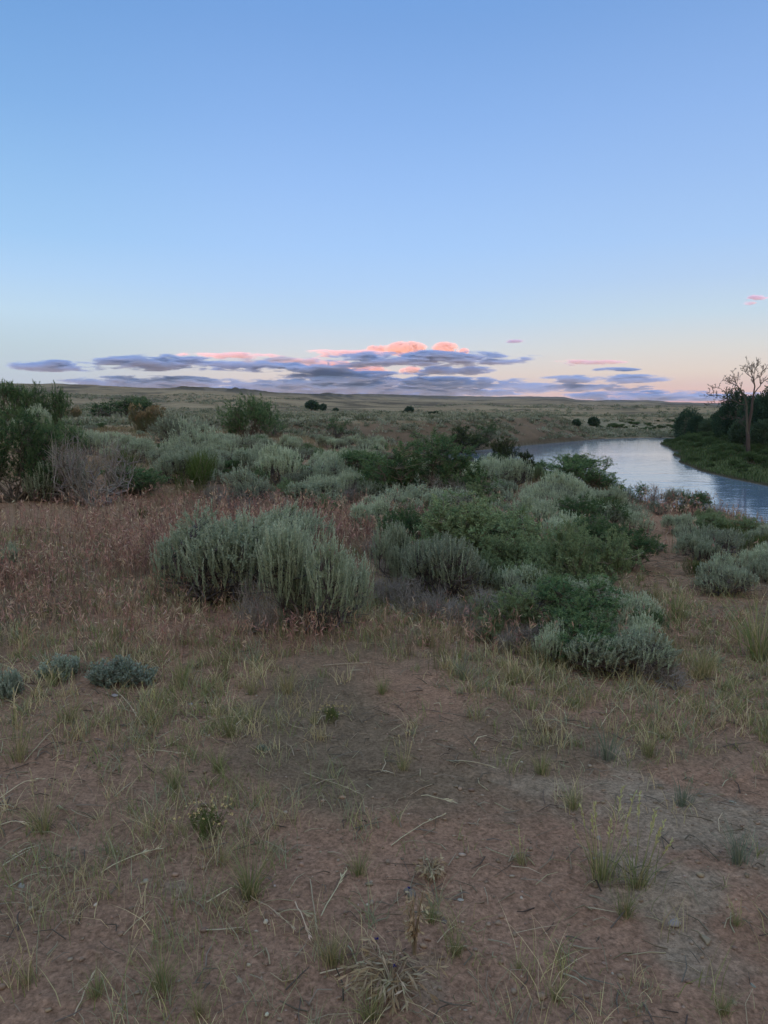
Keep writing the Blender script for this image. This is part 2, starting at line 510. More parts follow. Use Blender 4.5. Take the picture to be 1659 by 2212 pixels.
def build_world():
    w = bpy.data.worlds.new("World"); SC.world = w; w.use_nodes = True
    nt = w.node_tree; nt.nodes.clear()
    out = nt.nodes.new('ShaderNodeOutputWorld')
    tc = N(nt, 'ShaderNodeTexCoord')
    sep = N(nt, 'ShaderNodeSeparateXYZ'); nt.links.new(tc.outputs['Generated'], sep.inputs[0])
    def ramp(stops):
        r = N(nt, 'ShaderNodeValToRGB'); cr = r.color_ramp; cr.interpolation = 'CARDINAL' if False else 'LINEAR'
        while len(cr.elements) < len(stops):
            cr.elements.new(0.5)
        for e, (p, c) in zip(cr.elements, stops):
            e.position = p; e.color = srgb(*c)
        nt.links.new(sep.outputs['Z'], r.inputs[0]); return r
    mid = ramp([(0, (226, 192, 188)), (.018, (238, 208, 196)), (.042, (234, 218, 206)), (.072, (216, 222, 226)), (.112, (192, 218, 241)),
                (.155, (178, 211, 248)), (.2, (166, 204, 250)), (.27, (152, 192, 245)), (.335, (138, 180, 237)), (.45, (114, 160, 221)), (.7, (112, 146, 196)), (1, (116, 142, 180))])
    right = ramp([(0, (232, 168, 158)), (.018, (242, 198, 178)), (.042, (238, 218, 200)), (.072, (224, 222, 216)), (.112, (200, 220, 234)),
                  (.155, (182, 210, 242)), (.2, (168, 203, 246)), (.27, (154, 191, 241)), (.335, (142, 181, 236)), (.45, (118, 161, 220)), (.7, (112, 146, 196)), (1, (116, 142, 180))])
    left = ramp([(0, (200, 198, 208)), (.018, (204, 206, 212)), (.042, (200, 210, 216)), (.072, (196, 214, 222)), (.112, (194, 221, 240)),
                 (.155, (178, 213, 247)), (.2, (160, 203, 245)), (.27, (144, 190, 238)), (.335, (128, 176, 230)), (.45, (106, 156, 216)), (.7, (90, 135, 198)), (1, (80, 122, 186))])
    def mapr(sock, a, b, c, d):
        r = N(nt, 'ShaderNodeMapRange', interpolation_type='SMOOTHSTEP')
        r.inputs[1].default_value = a; r.inputs[2].default_value = b; r.inputs[3].default_value = c; r.inputs[4].default_value = d
        nt.links.new(sock, r.inputs[0]); return r
    fr = mapr(sep.outputs['X'], .02, .40, 0, 1); fl = mapr(sep.outputs['X'], -.10, -.46, 0, 1)
    def mix(fac, a, b):
        m = N(nt, 'ShaderNodeMix', data_type='RGBA')
        nt.links.new(fac, m.inputs[0]); nt.links.new(a, m.inputs[6]); nt.links.new(b, m.inputs[7]); return m.outputs[2]
    c1 = mix(fr.outputs[0], mid.outputs[0], right.outputs[0])
    c2 = mix(fl.outputs[0], c1, left.outputs[0])
    # the bright western sky behind the camera, where the sun has just gone down
    west = ramp([(0, (240, 206, 170)), (.1, (226, 216, 206)), (.25, (205, 214, 222)), (.5, (170, 194, 220)), (1, (116, 142, 180))])
    sa = math.radians(SUN_AZ)
    dt = N(nt, 'ShaderNodeVectorMath', operation='DOT_PRODUCT'); dt.inputs[1].default_value = (math.sin(sa), math.cos(sa), 0)
    nt.links.new(tc.outputs['Generated'], dt.inputs[0])
    fw = mapr(dt.outputs['Value'], -.25, .95, 0, 1)
    c3 = mix(fw.outputs[0], c2, west.outputs[0])
    gl = N(nt, 'ShaderNodeMath', operation='MULTIPLY_ADD'); gl.inputs[1].default_value = WEST; gl.inputs[2].default_value = 1.0
    nt.links.new(fw.outputs[0], gl.inputs[0])
    up = mapr(sep.outputs['Z'], .42, .9, 0, ZEN)
    g2 = N(nt, 'ShaderNodeMath', operation='ADD'); nt.links.new(gl.outputs[0], g2.inputs[0]); nt.links.new(up.outputs[0], g2.inputs[1])
    b1 = N(nt, 'ShaderNodeBackground'); nt.links.new(c3, b1.inputs[0]); nt.links.new(g2.outputs[0], b1.inputs[1])
    sky = N(nt, 'ShaderNodeTexSky', sky_type='NISHITA', sun_disc=False)
    sky.sun_elevation = math.radians(SUN_EL); sky.sun_rotation = math.radians(SUN_AZ)
    b2 = N(nt, 'ShaderNodeBackground'); b2.inputs[1].default_value = 0.06
    nt.links.new(sky.outputs[0], b2.inputs[0])
    ad = N(nt, 'ShaderNodeAddShader'); nt.links.new(b1.outputs[0], ad.inputs[0]); nt.links.new(b2.outputs[0], ad.inputs[1])
    nt.links.new(ad.outputs[0], out.inputs[0])
    L = bpy.data.lights.new('sun', 'SUN'); L.energy = 5.0; L.angle = math.radians(.5); L.color = (1.0, .31, .13)
    o = bpy.data.objects.new('sun', L); COL.objects.link(o)
    e = math.radians(SUN_EL)
    from mathutils import Vector
    d = Vector((math.sin(sa) * math.cos(e), math.cos(sa) * math.cos(e), math.sin(e)))
    o.rotation_euler = d.to_track_quat('Z', 'Y').to_euler()


WEST = .35
ZEN = 2.4

# ------------------------------------------------------------------ clouds
def cloud_mat(name, sx, sz, scale, dens, edge, bias, amp, colr):
    m, nt, out = mat_new(name)
    tc = N(nt, 'ShaderNodeTexCoord'); geo = N(nt, 'ShaderNodeNewGeometry')
    ln = N(nt, 'ShaderNodeVectorMath', operation='LENGTH'); nt.links.new(tc.outputs['Object'], ln.inputs[0])
    mp = N(nt, 'ShaderNodeMapping'); mp.inputs['Scale'].default_value = (sx, sx, sz)
    nt.links.new(geo.outputs['Position'], mp.inputs['Vector'])
    no = N(nt, 'ShaderNodeTexNoise', Scale=scale, Detail=7.0, Roughness=.62)
    nt.links.new(mp.outputs[0], no.inputs['Vector'])
    s1 = N(nt, 'ShaderNodeMath', operation='MULTIPLY_ADD'); s1.inputs[1].default_value = amp; s1.inputs[2].default_value = -amp / 2 + bias
    nt.links.new(no.outputs['Fac'], s1.inputs[0])
    s2 = N(nt, 'ShaderNodeMath', operation='SUBTRACT'); s2.inputs[0].default_value = .78
    nt.links.new(ln.outputs['Value'], s2.inputs[1])
    s3 = N(nt, 'ShaderNodeMath', operation='ADD'); nt.links.new(s1.outputs[0], s3.inputs[0]); nt.links.new(s2.outputs[0], s3.inputs[1])
    mr = N(nt, 'ShaderNodeMapRange', interpolation_type='SMOOTHSTEP'); mr.inputs[2].default_value = edge
    nt.links.new(s3.outputs[0], mr.inputs[0])
    # fade to nothing at the hull
    fd = N(nt, 'ShaderNodeMapRange'); fd.inputs[1].default_value = 1.0; fd.inputs[2].default_value = .8
    nt.links.new(ln.outputs['Value'], fd.inputs[0])
    mu = N(nt, 'ShaderNodeMath', operation='MULTIPLY'); nt.links.new(mr.outputs[0], mu.inputs[0]); nt.links.new(fd.outputs[0], mu.inputs[1])
    m2 = N(nt, 'ShaderNodeMath', operation='MULTIPLY'); m2.inputs[1].default_value = dens; nt.links.new(mu.outputs[0], m2.inputs[0])
    v = N(nt, 'ShaderNodeVolumePrincipled', Anisotropy=-.36)
    v.inputs['Color'].default_value = (*colr, 1); v.inputs['Absorption Color'].default_value = (0, 0, 0, 1)
    nt.links.new(m2.outputs[0], v.inputs['Density']); nt.links.new(v.outputs[0], out.inputs['Volume'])
    m.cycles.volume_step_rate = CLOUD_STEP
    return m


CLOUD_STEP = 0.15
STREAK_SHADE_C, PUFF_LIT_C = (.72, .79, .99), (.97, .88, .84)  # blue shade and warm sunlight tints put into the cloud colours


def ico_mesh(name, sub):
    import bmesh
    bm = bmesh.new(); bmesh.ops.create_icosphere(bm, subdivisions=sub, radius=1.0)
    me = bpy.data.meshes.new(name); bm.to_mesh(me); bm.free(); return me


CLOUDS = [  # x, y, half width, half height, distance, kind, label
    (125, 791, 86, 11, 12600, 's', 'slim blue grey cloud low over the left end of the hills'),
    (352, 784, 130, 15, 12500, 's', 'long flat slate blue cloud left of the pink cloud bank'),
    (492, 768, 100, 7, 19000, 'm', 'thin cloud with a pink top edge left of the cloud bank'),
    (560, 792, 120, 10, 13200, 's', 'ragged mauve cloud at the left end of the bank'),
    (605, 779, 95, 9, 21000, 'm', 'salmon streaked cloud behind the ragged mauve cloud at the left of the bank'),
    (712, 789, 62, 9, 50000, 'c', 'glowing orange streaked cloud in the left middle of the bank'),
    (755, 763, 95, 8, 18500, 'm', 'pinkish mauve cloud shelf left of the orange cumulus heads'),
    (818, 757, 30, 10, 47000, 'c', 'orange cumulus head joined to the left of the biggest head'),
    (878, 754, 44, 14, 46000, 'c', 'bright orange cumulus head, the biggest one on top of the bank'),
    (962, 753, 28, 12, 46500, 'c', 'pale orange cumulus puff standing apart right of the biggest head'),
    (1002, 759, 11, 6, 47500, 'c', 'tiny orange cumulus puff at the right end of the row of heads'),
    (915, 775, 235, 15, 12600, 's', 'long purple cloud deck under the orange cumulus heads'),
    (798, 799, 42, 9, 52000, 'c', 'salmon cloud lump under the purple deck at the left'),
    (890, 801, 26, 8, 52000, 'c', 'small salmon cloud lump under the purple deck at the right'),
    (770, 812, 160, 9, 13400, 's', 'torn mauve cloud layer below the salmon lumps'),
    (690, 796, 120, 8, 13000, 's', 'mauve cloud wisps crossing the glowing orange cloud'),
    (985, 800, 80, 10, 13200, 's', 'wispy mauve cloud tail below the right end of the deck'),
    (345, 826, 180, 12, 12700, 's', 'long blue grey cloud bar lying just above the left hills'),
    (700, 832, 170, 17, 13000, 's', 'blue violet cloud bar over the middle of the horizon'),
    (930, 836, 260, 20, 13600, 's', 'widest blue violet cloud bar over the horizon'),
    (800, 848, 340, 9, 14500, 's', 'flat blue violet cloud layer touching the middle of the horizon'),
    (560, 838, 130, 8, 13900, 's', 'blue violet cloud wisp joining the two low bars left of the middle'),
    (1230, 838, 160, 8, 13000, 's', 'thin violet streak cloud above the flat topped hill'),
    (1270, 783, 76, 6, 25000, 'm', 'thin pink cloud streak alone right of the bank'),
    (1330, 798, 48, 4, 13000, 's', 'smallest grey violet cloud dash right of the bank'),
    (1300, 819, 130, 9, 12800, 's', 'spindle shaped slate cloud above the right horizon'),
    (1420, 855, 190, 10, 13800, 's', 'pink violet cloud haze lying on the right horizon'),
    (1110, 737, 24, 3, 12800, 's', 'tiny lone cloud wisp high above the cloud deck'),
    (1642, 643, 22, 6, 12800, 's', 'pale lilac cloud tuft high at the right edge'),
    (1619, 652, 13, 5, 12800, 's', 'fainter cloud shred just left below the lilac tuft'),
]


def build_clouds():
    ms = cloud_mat('cloud_streak', 1 / 480.0, 1 / 85.0, 1.0, 0.025, 1.05, .16, 7.5, STREAK_SHADE_C)
    mm = cloud_mat('cloud_far_streak', 1 / 760.0, 1 / 130.0, 1.0, .012, .5, .0, 5.0, (.93, .85, .88))  # pinkish sunlit tint put into the colour
    mc = cloud_mat('cloud_puff', 1 / 640.0, 1 / 470.0, 1.0, .0085, .25, .16, 4.8, PUFF_LIT_C)
    hs = ico_mesh('cloud_streak_hull', 4); hs.materials.append(ms)
    hm = ico_mesh('cloud_far_hull', 4); hm.materials.append(mm)
    hc = ico_mesh('cloud_puff_hull', 4); hc.materials.append(mc)
    for (px, py, hw, hh, D, k, lab) in CLOUDS:
        p = at_dist(px, py, D)
        o = obj('cloud', {'s': hs, 'm': hm, 'c': hc}[k], label=lab, category='cloud', group='sunset clouds over the horizon')
        s = D / F_PX
        o.location = tuple(p); o.scale = (hw * 1.12 * s, max(hh * s * 2.2, min(hw * s * .45, D * .034)), hh * 1.25 * s)
        o.rotation_euler = (0, 0, -math.atan2(p[0], p[1]))


def build_haze(dens):
    m, nt, out = mat_new('haze_air')
    v = N(nt, 'ShaderNodeVolumePrincipled', Density=dens, Anisotropy=0.0)
    v.inputs['Color'].default_value = (.86, .90, .97, 1)
    nt.links.new(v.outputs[0], out.inputs['Volume'])
    acc = Acc()
    x, y0, y1, z0, z1 = 11500, -11500, 11600, -8.6, 345
    V = [(a, b, c) for c in (z0, z1) for b in (y0, y1) for a in (-x, x)]
    acc.add(V, [[0, 2, 3, 1], [4, 5, 7, 6], [0, 1, 5, 4], [2, 6, 7, 3], [0, 4, 6, 2], [1, 3, 7, 5]], (1, 1, 1))
    obj('haze', acc.mesh('haze', m), kind='stuff', label='thin evening haze over the far hills')


def build_camera():
    c = bpy.data.cameras.new('camera'); c.sensor_fit = 'VERTICAL'; c.sensor_height = 36; c.sensor_width = 27; c.lens = 26.0
    c.clip_start = .05; c.clip_end = 120000
    o = bpy.data.objects.new('camera', c); COL.objects.link(o)
    o.location = (0, 0, CAMZ); o.rotation_euler = (PI / 2 - PITCH, 0, 0)
    SC.camera = o


SC.view_settings.view_transform = 'Standard'; SC.view_settings.look = 'None'
SC.view_settings.exposure = 0.0; SC.view_settings.gamma = 1.0
SC.render.engine = 'CYCLES'
cy = SC.cycles
cy.max_bounces = 6; cy.diffuse_bounces = 3; cy.glossy_bounces = 2; cy.transmission_bounces = 2; cy.volume_bounces = 1; cy.transparent_max_bounces = 4
cy.use_denoising = True
SC.render.threads_mode = 'AUTO'


# ------------------------------------------------------------------ shrubs
def lumpy(dirs, rng_lobes, amp):
    v = np.ones(len(dirs))
    for (a, s) in rng_lobes:
        v += amp * s * np.clip(dirs @ a, 0, 1) ** 3
    return v


def shrub(seed, rx, ry, H, mains, sets, wood=(.16, .13, .12), amp=.45, lobes=7, low=-.05, main_r=.012, twig_r=.003, main_top=.68, lean=(0, 0), bare=0, twig_sides=3, clumps=8, cz=(.34, .70)):
    """a shrub as two meshes: woody branches and foliage.
    sets: dicts n, len, shell, out, up, leaves, ll, lw, ang, col, tip, zmin, zmax, start, stem"""
    rng = np.random.default_rng(seed)
    W, Lf = Acc(), Acc()
    lob = [(unit(np.array([rng.normal(), rng.normal(), abs(rng.normal()) * .8])), rng.uniform(-.35, 1)) for _ in range(lobes)]

    nc = clumps
    cang = rng.uniform(0, 2 * PI, nc); crad = np.sqrt(rng.uniform(.02, 1, nc)) * .66
    cr = rng.uniform(.26, .48, nc); ch = rng.uniform(.22, .40, nc)
    cc = np.stack([rx * crad * np.cos(cang), ry * crad * np.sin(cang), H * rng.uniform(cz[0], cz[1], nc) * (1 - .45 * crad ** 2)], 1)
    cw = cr ** 2 / (cr ** 2).sum()

    def env(n, zmin=-.05, zmax=1.0):
        th = rng.uniform(0, 2 * PI, n); sz = rng.uniform(zmin, zmax, n)
        c = np.sqrt(np.maximum(1 - sz ** 2, 0))
        d = np.stack([np.cos(th) * c, np.sin(th) * c, sz], 1)
        k = lumpy(d, lob, amp) / (1 + amp * .35)
        return d, k

    def to_pt(d, rho):
        n = len(d)
        ci = rng.choice(nc, n, p=cw)
        p = cc[ci] + d * np.stack([rx * cr[ci], ry * cr[ci], H * ch[ci]], 1) * rho[:, None]
        p[:, 2] = np.maximum(p[:, 2], .02 * H)
        p[:, 0] += lean[0] * p[:, 2]; p[:, 1] += lean[1] * p[:, 2]
        return p

    # main branches
    K = 7
    mains = max(mains, 3 * nc)
    d, k = env(mains, -.6, .7)
    tip = to_pt(d, k * rng.uniform(.2, main_top, mains))
    b = np.stack([rng.normal(0, rx * .10, mains), rng.normal(0, ry * .10, mains), np.full(mains, -.02)], 1)
    t = np.linspace(0, 1, K)[None, :, None]
    bend = rng.normal(0, .14, (mains, K, 3)) * np.array([rx, ry, H * .6]) * (t * (1 - t) * 2.2)
    ctrl = b * .45 + tip * .55; ctrl[:, 2] *= .62
    ctrl[:, :2] = ctrl[:, :2] * 1.12
    P = (1 - t) ** 2 * b[:, None] + 2 * t * (1 - t) * ctrl[:, None] + t ** 2 * tip[:, None] + bend
    R = main_r * (1 - .72 * np.linspace(0, 1, K))[None] * rng.uniform(.55, 1.25, (mains, 1))
    tubes(W, P, R, jit(wood, mains, rng, .25), 5)
    nodes = P[:, 2:].reshape(-1, 3)
    for S in sets:
        n = S['n']
        d, k = env(n, S.get('zmin', low), S.get('zmax', 1.0))
        lo, hi = S['shell']
        rho = k * (lo + (hi - lo) * rng.uniform(0, 1, n) ** .6)
        tipp = to_pt(d, rho)
        gap = S.get('gap', 0)
        L = rng.uniform(*S['len'], n)
        out = unit(d * np.array([1, 1, .8]))
        dr = unit(out * S['out'] + np.array([0, 0, 1.0]) * S['up'] + rng.normal(0, S.get('rand', .18), (n, 3)))
        st = tipp - dr * L[:, None]
        st[:, 2] = np.maximum(st[:, 2], .01)
        # twig from the nearest branch
        dd = ((st[:, None, :] - nodes[None]) ** 2).sum(-1) + 1.5 * np.clip(nodes[None, :, 2] - st[:, None, 2], 0, None)
        o = nodes[dd.argmin(1)]
        mid = (o + st) / 2 + rng.normal(0, .03, (n, 3)) * np.linalg.norm(st - o, axis=1, keepdims=True)
        tw = np.stack([o, mid, st], 1)
        tr = S.get('twig', twig_r)
        tubes(W, tw, np.tile(np.array([[1.3, 1.0, .8]]) * tr, (n, 1)), jit(S.get('twigcol', wood), n, rng, .3), twig_sides)
        # the shoot itself
        sag = rng.normal(0, .06, (n, 3)) * L[:, None]
        mid = (st + tipp) / 2 + sag
        sh = np.stack([st, mid, tipp], 1)
        tubes(W if S.get('stemwood') else Lf, sh, np.tile(np.array([[1.0, .8, .35]]) * S.get('stem', .002), (n, 1)), jit(S.get('stemcol', S['col'][0]), n, rng, .15), twig_sides)
        nl = S['leaves']
        if nl:
            u = (np.arange(nl)[None] + rng.uniform(0, 1, (n, nl))) / nl
            u = S.get('start', .1) + (1 - S.get('start', .1)) * u
            uu = u[..., None]
            pos = (1 - uu) ** 2 * st[:, None] + 2 * uu * (1 - uu) * mid[:, None] + uu ** 2 * tipp[:, None]
            a1 = unit(np.cross(dr, rng.normal(size=(n, 3)))); a2 = np.cross(dr, a1)
            ph = np.arange(nl)[None] * 2.4 + rng.uniform(0, 6, (n, 1)) + rng.normal(0, .4, (n, nl))
            rad = np.cos(ph)[..., None] * a1[:, None] + np.sin(ph)[..., None] * a2[:, None]
            ang = S['ang'] * rng.uniform(.6, 1.35, (n, nl))[..., None]
            ld = np.cos(ang) * dr[:, None] + np.sin(ang) * rad
            size = (1.08 - .45 * u) * rng.uniform(.7, 1.2, (n, nl))
            cols = np.asarray(S['col'], float)
            pick = cols[rng.integers(0, len(cols), n)]
            c = np.repeat(pick[:, None], nl, 1)
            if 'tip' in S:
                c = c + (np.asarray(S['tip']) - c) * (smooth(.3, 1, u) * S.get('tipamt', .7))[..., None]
            c = jit(c.reshape(-1, 3), n * nl, rng, .14, .04)
            leaves(Lf, pos.reshape(-1, 3), ld.reshape(-1, 3), (S['ll'] * size).ravel(), (S['lw'] * size).ravel(), c, rng)
    return W, Lf


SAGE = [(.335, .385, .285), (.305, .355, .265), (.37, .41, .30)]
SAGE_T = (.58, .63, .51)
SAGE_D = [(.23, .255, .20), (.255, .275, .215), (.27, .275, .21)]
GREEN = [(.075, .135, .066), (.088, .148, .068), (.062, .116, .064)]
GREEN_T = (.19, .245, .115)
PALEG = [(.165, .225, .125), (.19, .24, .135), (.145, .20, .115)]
RABB = [(.095, .14, .045), (.115, .15, .05), (.085, .125, .05)]
DKWOOD = (.105, .085, .085); GREYWOOD = (.25, .215, .20)

LIB, DIMS = {}, {}


def lib(key, kind, W, L, leafmat=None):
    V = np.vstack(W.v + L.v)
    q = lambda a, p: float(np.percentile(a, p))
    DIMS.setdefault(kind, []).append((q(V[:, 0], 98.5) - q(V[:, 0], 1.5), q(V[:, 2], 99.3)))
    LIB.setdefault(kind, []).append((W.mesh(kind + '_branches', M_WOOD), L.mesh(kind + '_foliage', leafmat or M_LEAF) if L.n else None))


def sage_sets(q, spikes=1.0, dark=0.0, big=1.0):
    """q: detail, 1 = next to the camera"""
    colb = SAGE_D if dark > .5 else SAGE
    f = 1 / max(q, .05) ** .5
    return [
        dict(n=int(520 * q * spikes) + 8, len=(.15, .34), shell=(.80, 1.15), out=.26, up=1.0, rand=.075, leaves=max(8, int(44 * q)), ll=.026 * f, lw=.0075 * f, ang=.36,
             col=SAGE, tip=SAGE_T, zmin=.12, start=.08, stem=.0022, twig=.003),
        dict(n=int(420 * q) + 8, len=(.07, .15), shell=(.55, .98), out=.9, up=.55, rand=.35, leaves=max(7, int(24 * q)), ll=.03 * f, lw=.0095 * f, ang=.8,
             col=colb, zmin=.02, start=.2, stem=.0018, twig=.003),
    ]


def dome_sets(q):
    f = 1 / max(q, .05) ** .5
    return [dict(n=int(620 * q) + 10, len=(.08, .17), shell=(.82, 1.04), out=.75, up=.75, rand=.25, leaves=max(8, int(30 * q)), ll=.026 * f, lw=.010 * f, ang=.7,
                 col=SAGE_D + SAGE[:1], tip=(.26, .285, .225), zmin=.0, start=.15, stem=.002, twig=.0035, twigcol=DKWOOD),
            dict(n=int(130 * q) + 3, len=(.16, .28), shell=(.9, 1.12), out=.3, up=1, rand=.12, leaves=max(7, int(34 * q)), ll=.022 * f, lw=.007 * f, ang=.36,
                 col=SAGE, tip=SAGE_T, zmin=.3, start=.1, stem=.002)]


def grease_sets(q, cols=GREEN, tip=GREEN_T, fine=1.0, n=1.0):
    f = 1 / max(q, .05) ** .5
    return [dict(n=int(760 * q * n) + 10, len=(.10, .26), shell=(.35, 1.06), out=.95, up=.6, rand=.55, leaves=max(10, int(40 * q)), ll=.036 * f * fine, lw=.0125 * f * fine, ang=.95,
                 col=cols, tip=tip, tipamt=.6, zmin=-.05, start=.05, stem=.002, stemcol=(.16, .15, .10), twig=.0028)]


def build_lib():
    for s in range(3):      # near sagebrush with upright wands
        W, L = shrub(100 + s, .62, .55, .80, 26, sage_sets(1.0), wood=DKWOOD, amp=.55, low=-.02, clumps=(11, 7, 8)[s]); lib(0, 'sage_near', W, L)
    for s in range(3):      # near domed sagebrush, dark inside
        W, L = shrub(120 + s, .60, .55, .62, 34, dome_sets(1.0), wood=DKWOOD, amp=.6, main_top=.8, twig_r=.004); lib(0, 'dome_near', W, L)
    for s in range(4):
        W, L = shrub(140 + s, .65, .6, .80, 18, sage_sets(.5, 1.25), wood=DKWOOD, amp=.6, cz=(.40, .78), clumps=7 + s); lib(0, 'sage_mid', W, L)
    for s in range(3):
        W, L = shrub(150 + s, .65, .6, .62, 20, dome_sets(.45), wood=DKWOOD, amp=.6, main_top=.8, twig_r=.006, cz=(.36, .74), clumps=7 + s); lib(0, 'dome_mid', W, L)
    for s in range(3):      # pale green greasewood close by
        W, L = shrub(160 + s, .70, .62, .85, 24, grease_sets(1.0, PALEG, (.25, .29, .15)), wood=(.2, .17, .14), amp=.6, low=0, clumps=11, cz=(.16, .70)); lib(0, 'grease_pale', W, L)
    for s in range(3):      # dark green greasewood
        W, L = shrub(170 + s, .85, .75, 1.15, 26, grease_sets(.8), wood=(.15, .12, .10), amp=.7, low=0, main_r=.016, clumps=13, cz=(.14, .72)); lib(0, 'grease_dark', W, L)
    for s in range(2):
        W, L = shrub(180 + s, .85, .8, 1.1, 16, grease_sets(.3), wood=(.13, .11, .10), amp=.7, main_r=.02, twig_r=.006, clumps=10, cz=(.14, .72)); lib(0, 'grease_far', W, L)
    for s in range(2):      # rabbitbrush: thin stiff yellow green stems
        st = [dict(n=420, len=(.22, .42), shell=(.85, 1.05), out=.55, up=1.0, rand=.12, leaves=16, ll=.035, lw=.004, ang=.35, col=RABB, tip=(.16, .185, .06), zmin=.1, start=.15, stem=.0022)]
        W, L = shrub(190 + s, .42, .40, .60, 16, st, wood=(.2, .17, .12), amp=.35); lib(0, 'rabbit', W, L)
    for s in range(2):      # rabbitbrush with old rusty flower heads
        st = [dict(n=330, len=(.2, .36), shell=(.85, 1.03), out=.5, up=1.0, rand=.12, leaves=22, ll=.035, lw=.006, ang=.5, col=[(.13, .135, .075)], tip=(.24, .18, .10), tipamt=1.0, zmin=.1, start=.3, stem=.0025),
              dict(n=260, len=(.05, .08), shell=(.95, 1.06), out=.5, up=1.0, rand=.4, leaves=26, ll=.024, lw=.018, ang=1.0, col=[(.28, .205, .125), (.34, .27, .175), (.22, .15, .095)], zmin=.35, start=.2, stem=.002)]
        W, L = shrub(195 + s, .55, .5, .75, 14, st, wood=(.2, .17, .12), amp=.4); lib(0, 'rabbit_flower', W, L)
    for s in range(2):      # dead shrub: bare grey twigs
        st = [dict(n=230, len=(.20, .55), shell=(.6, 1.2), out=.75, up=.75, rand=.30, leaves=0, ll=0, lw=0, ang=0, col=[GREYWOOD], zmin=-.05, stem=.0030, twig=.0042, stemwood=True, twigcol=(.21, .18, .17), stemcol=(.27, .235, .22)),
              dict(n=150, len=(.07, .18), shell=(.5, 1.05), out=.7, up=.5, rand=.6, leaves=0, ll=0, lw=0, ang=0, col=[GREYWOOD], zmin=-.05, stem=.002, twig=.003, stemwood=True, stemcol=(.25, .21, .20))]
        W, L = shrub(200 + s, .75, .65, .95, 30, st, wood=(.235, .20, .185), amp=.6, main_top=.85, main_r=.014); lib(0, 'dead', W, L)
    for s in range(2):      # small silver fringed sagebrush
        st = [dict(n=120, len=(.05, .11), shell=(.6, 1.05), out=.7, up=.8, rand=.3, leaves=26, ll=.017, lw=.008, ang=.7, col=[(.27, .315, .265), (.23, .28, .235)], tip=(.35, .39, .335), zmin=.05, start=.1, stem=.002, stemcol=(.2, .2, .16))]
        W, L = shrub(210 + s, .16, .14, .15, 12, st, wood=(.16, .13, .11), amp=.5, main_r=.004, twig_r=.0015, clumps=6); lib(0, 'fringed', W, L)
    for s in range(2):      # twiggy riverside shrub, open crown on bare stems
        st = [dict(n=230, len=(.12, .28), shell=(.72, 1.08), out=.7, up=.8, rand=.35, leaves=16, ll=.06, lw=.022, ang=.8, col=[(.045, .06, .035), (.06, .075, .04)], tip=(.09, .11, .05), zmin=.15, start=.1, stem=.003, twig=.005)]
        W, L = shrub(220 + s, .55, .5, 1.25, 9, st, wood=(.07, .055, .05), amp=.8, main_top=.8, main_r=.018, twig_r=.006); lib(0, 'open_shrub', W, L)
    for s in range(3):      # willows on the inner bank
        st = [dict(n=260, len=(.35, .75), shell=(.6, 1.05), out=.55, up=.9, rand=.25, leaves=20, ll=.17, lw=.05, ang=.6, col=[(.062, .105, .042), (.075, .118, .048), (.055, .092, .048)], tip=(.12, .155, .075), zmin=.0, start=.05, stem=.006, twig=.008)]
        W, L = shrub(230 + s, 1.5, 1.4, 1.6, 12, st, wood=(.14, .11, .08), amp=.5, main_r=.03); lib(0, 'willow', W, L)


def place(name, kind, var, base, size, label, cat='shrub', group=None, rz=None, parts=True, tilt=0.0):
    """size (x, y, z) multiplies the library shrub"""
    br, fo = LIB[kind][var % len(LIB[kind])]
    rz = rng_p.uniform(0, 2 * PI) if rz is None else rz
    o = thing(name, label, cat, base, rz, group, size)
    if tilt:
        o.rotation_euler = (tilt * math.cos(rz), tilt * math.sin(rz), rz)
    obj('branches', br, o)
    if fo is not None:
        obj('foliage', fo, o)
    return o


rng_p = np.random.default_rng(77)
PLACED = []


def depth_of(px, py, d):
    """distance along the view axis, and the cosine of the bearing"""
    r = ray(px, py)
    return d * (r[1] * math.cos(PITCH) - r[2] * math.sin(PITCH)), r[1] / math.hypot(r[0], r[1])


def put(name, kind, var, px, py, w, top, label, cat='shrub', group=None, rz=None):
    """stand a shrub where the photo shows its base (px, py), w wide and reaching up to the row 'top'"""
    p, d = gp(px, py)
    W, H = DIMS[kind][var % len(DIMS[kind])]
    dep, ca = depth_of(px, py, d)
    wm = w / F_PX * dep * ca; hm = (py - top) / F_PX * dep * .97
    sx = wm / W; sz = hm / H
    p = p.copy(); dirv = np.array([p[0], p[1], 0]); dirv /= np.linalg.norm(dirv)
    p[:2] += dirv[:2] * wm * .30                       # the photo shows the front edge; the root is further in
    p[2] = h1(p[0], p[1]) - .015
    PLACED.append((p[0], p[1], wm * .5))
    return place(name, kind, var, p, (sx, sx, sz), label, cat, group, rz)


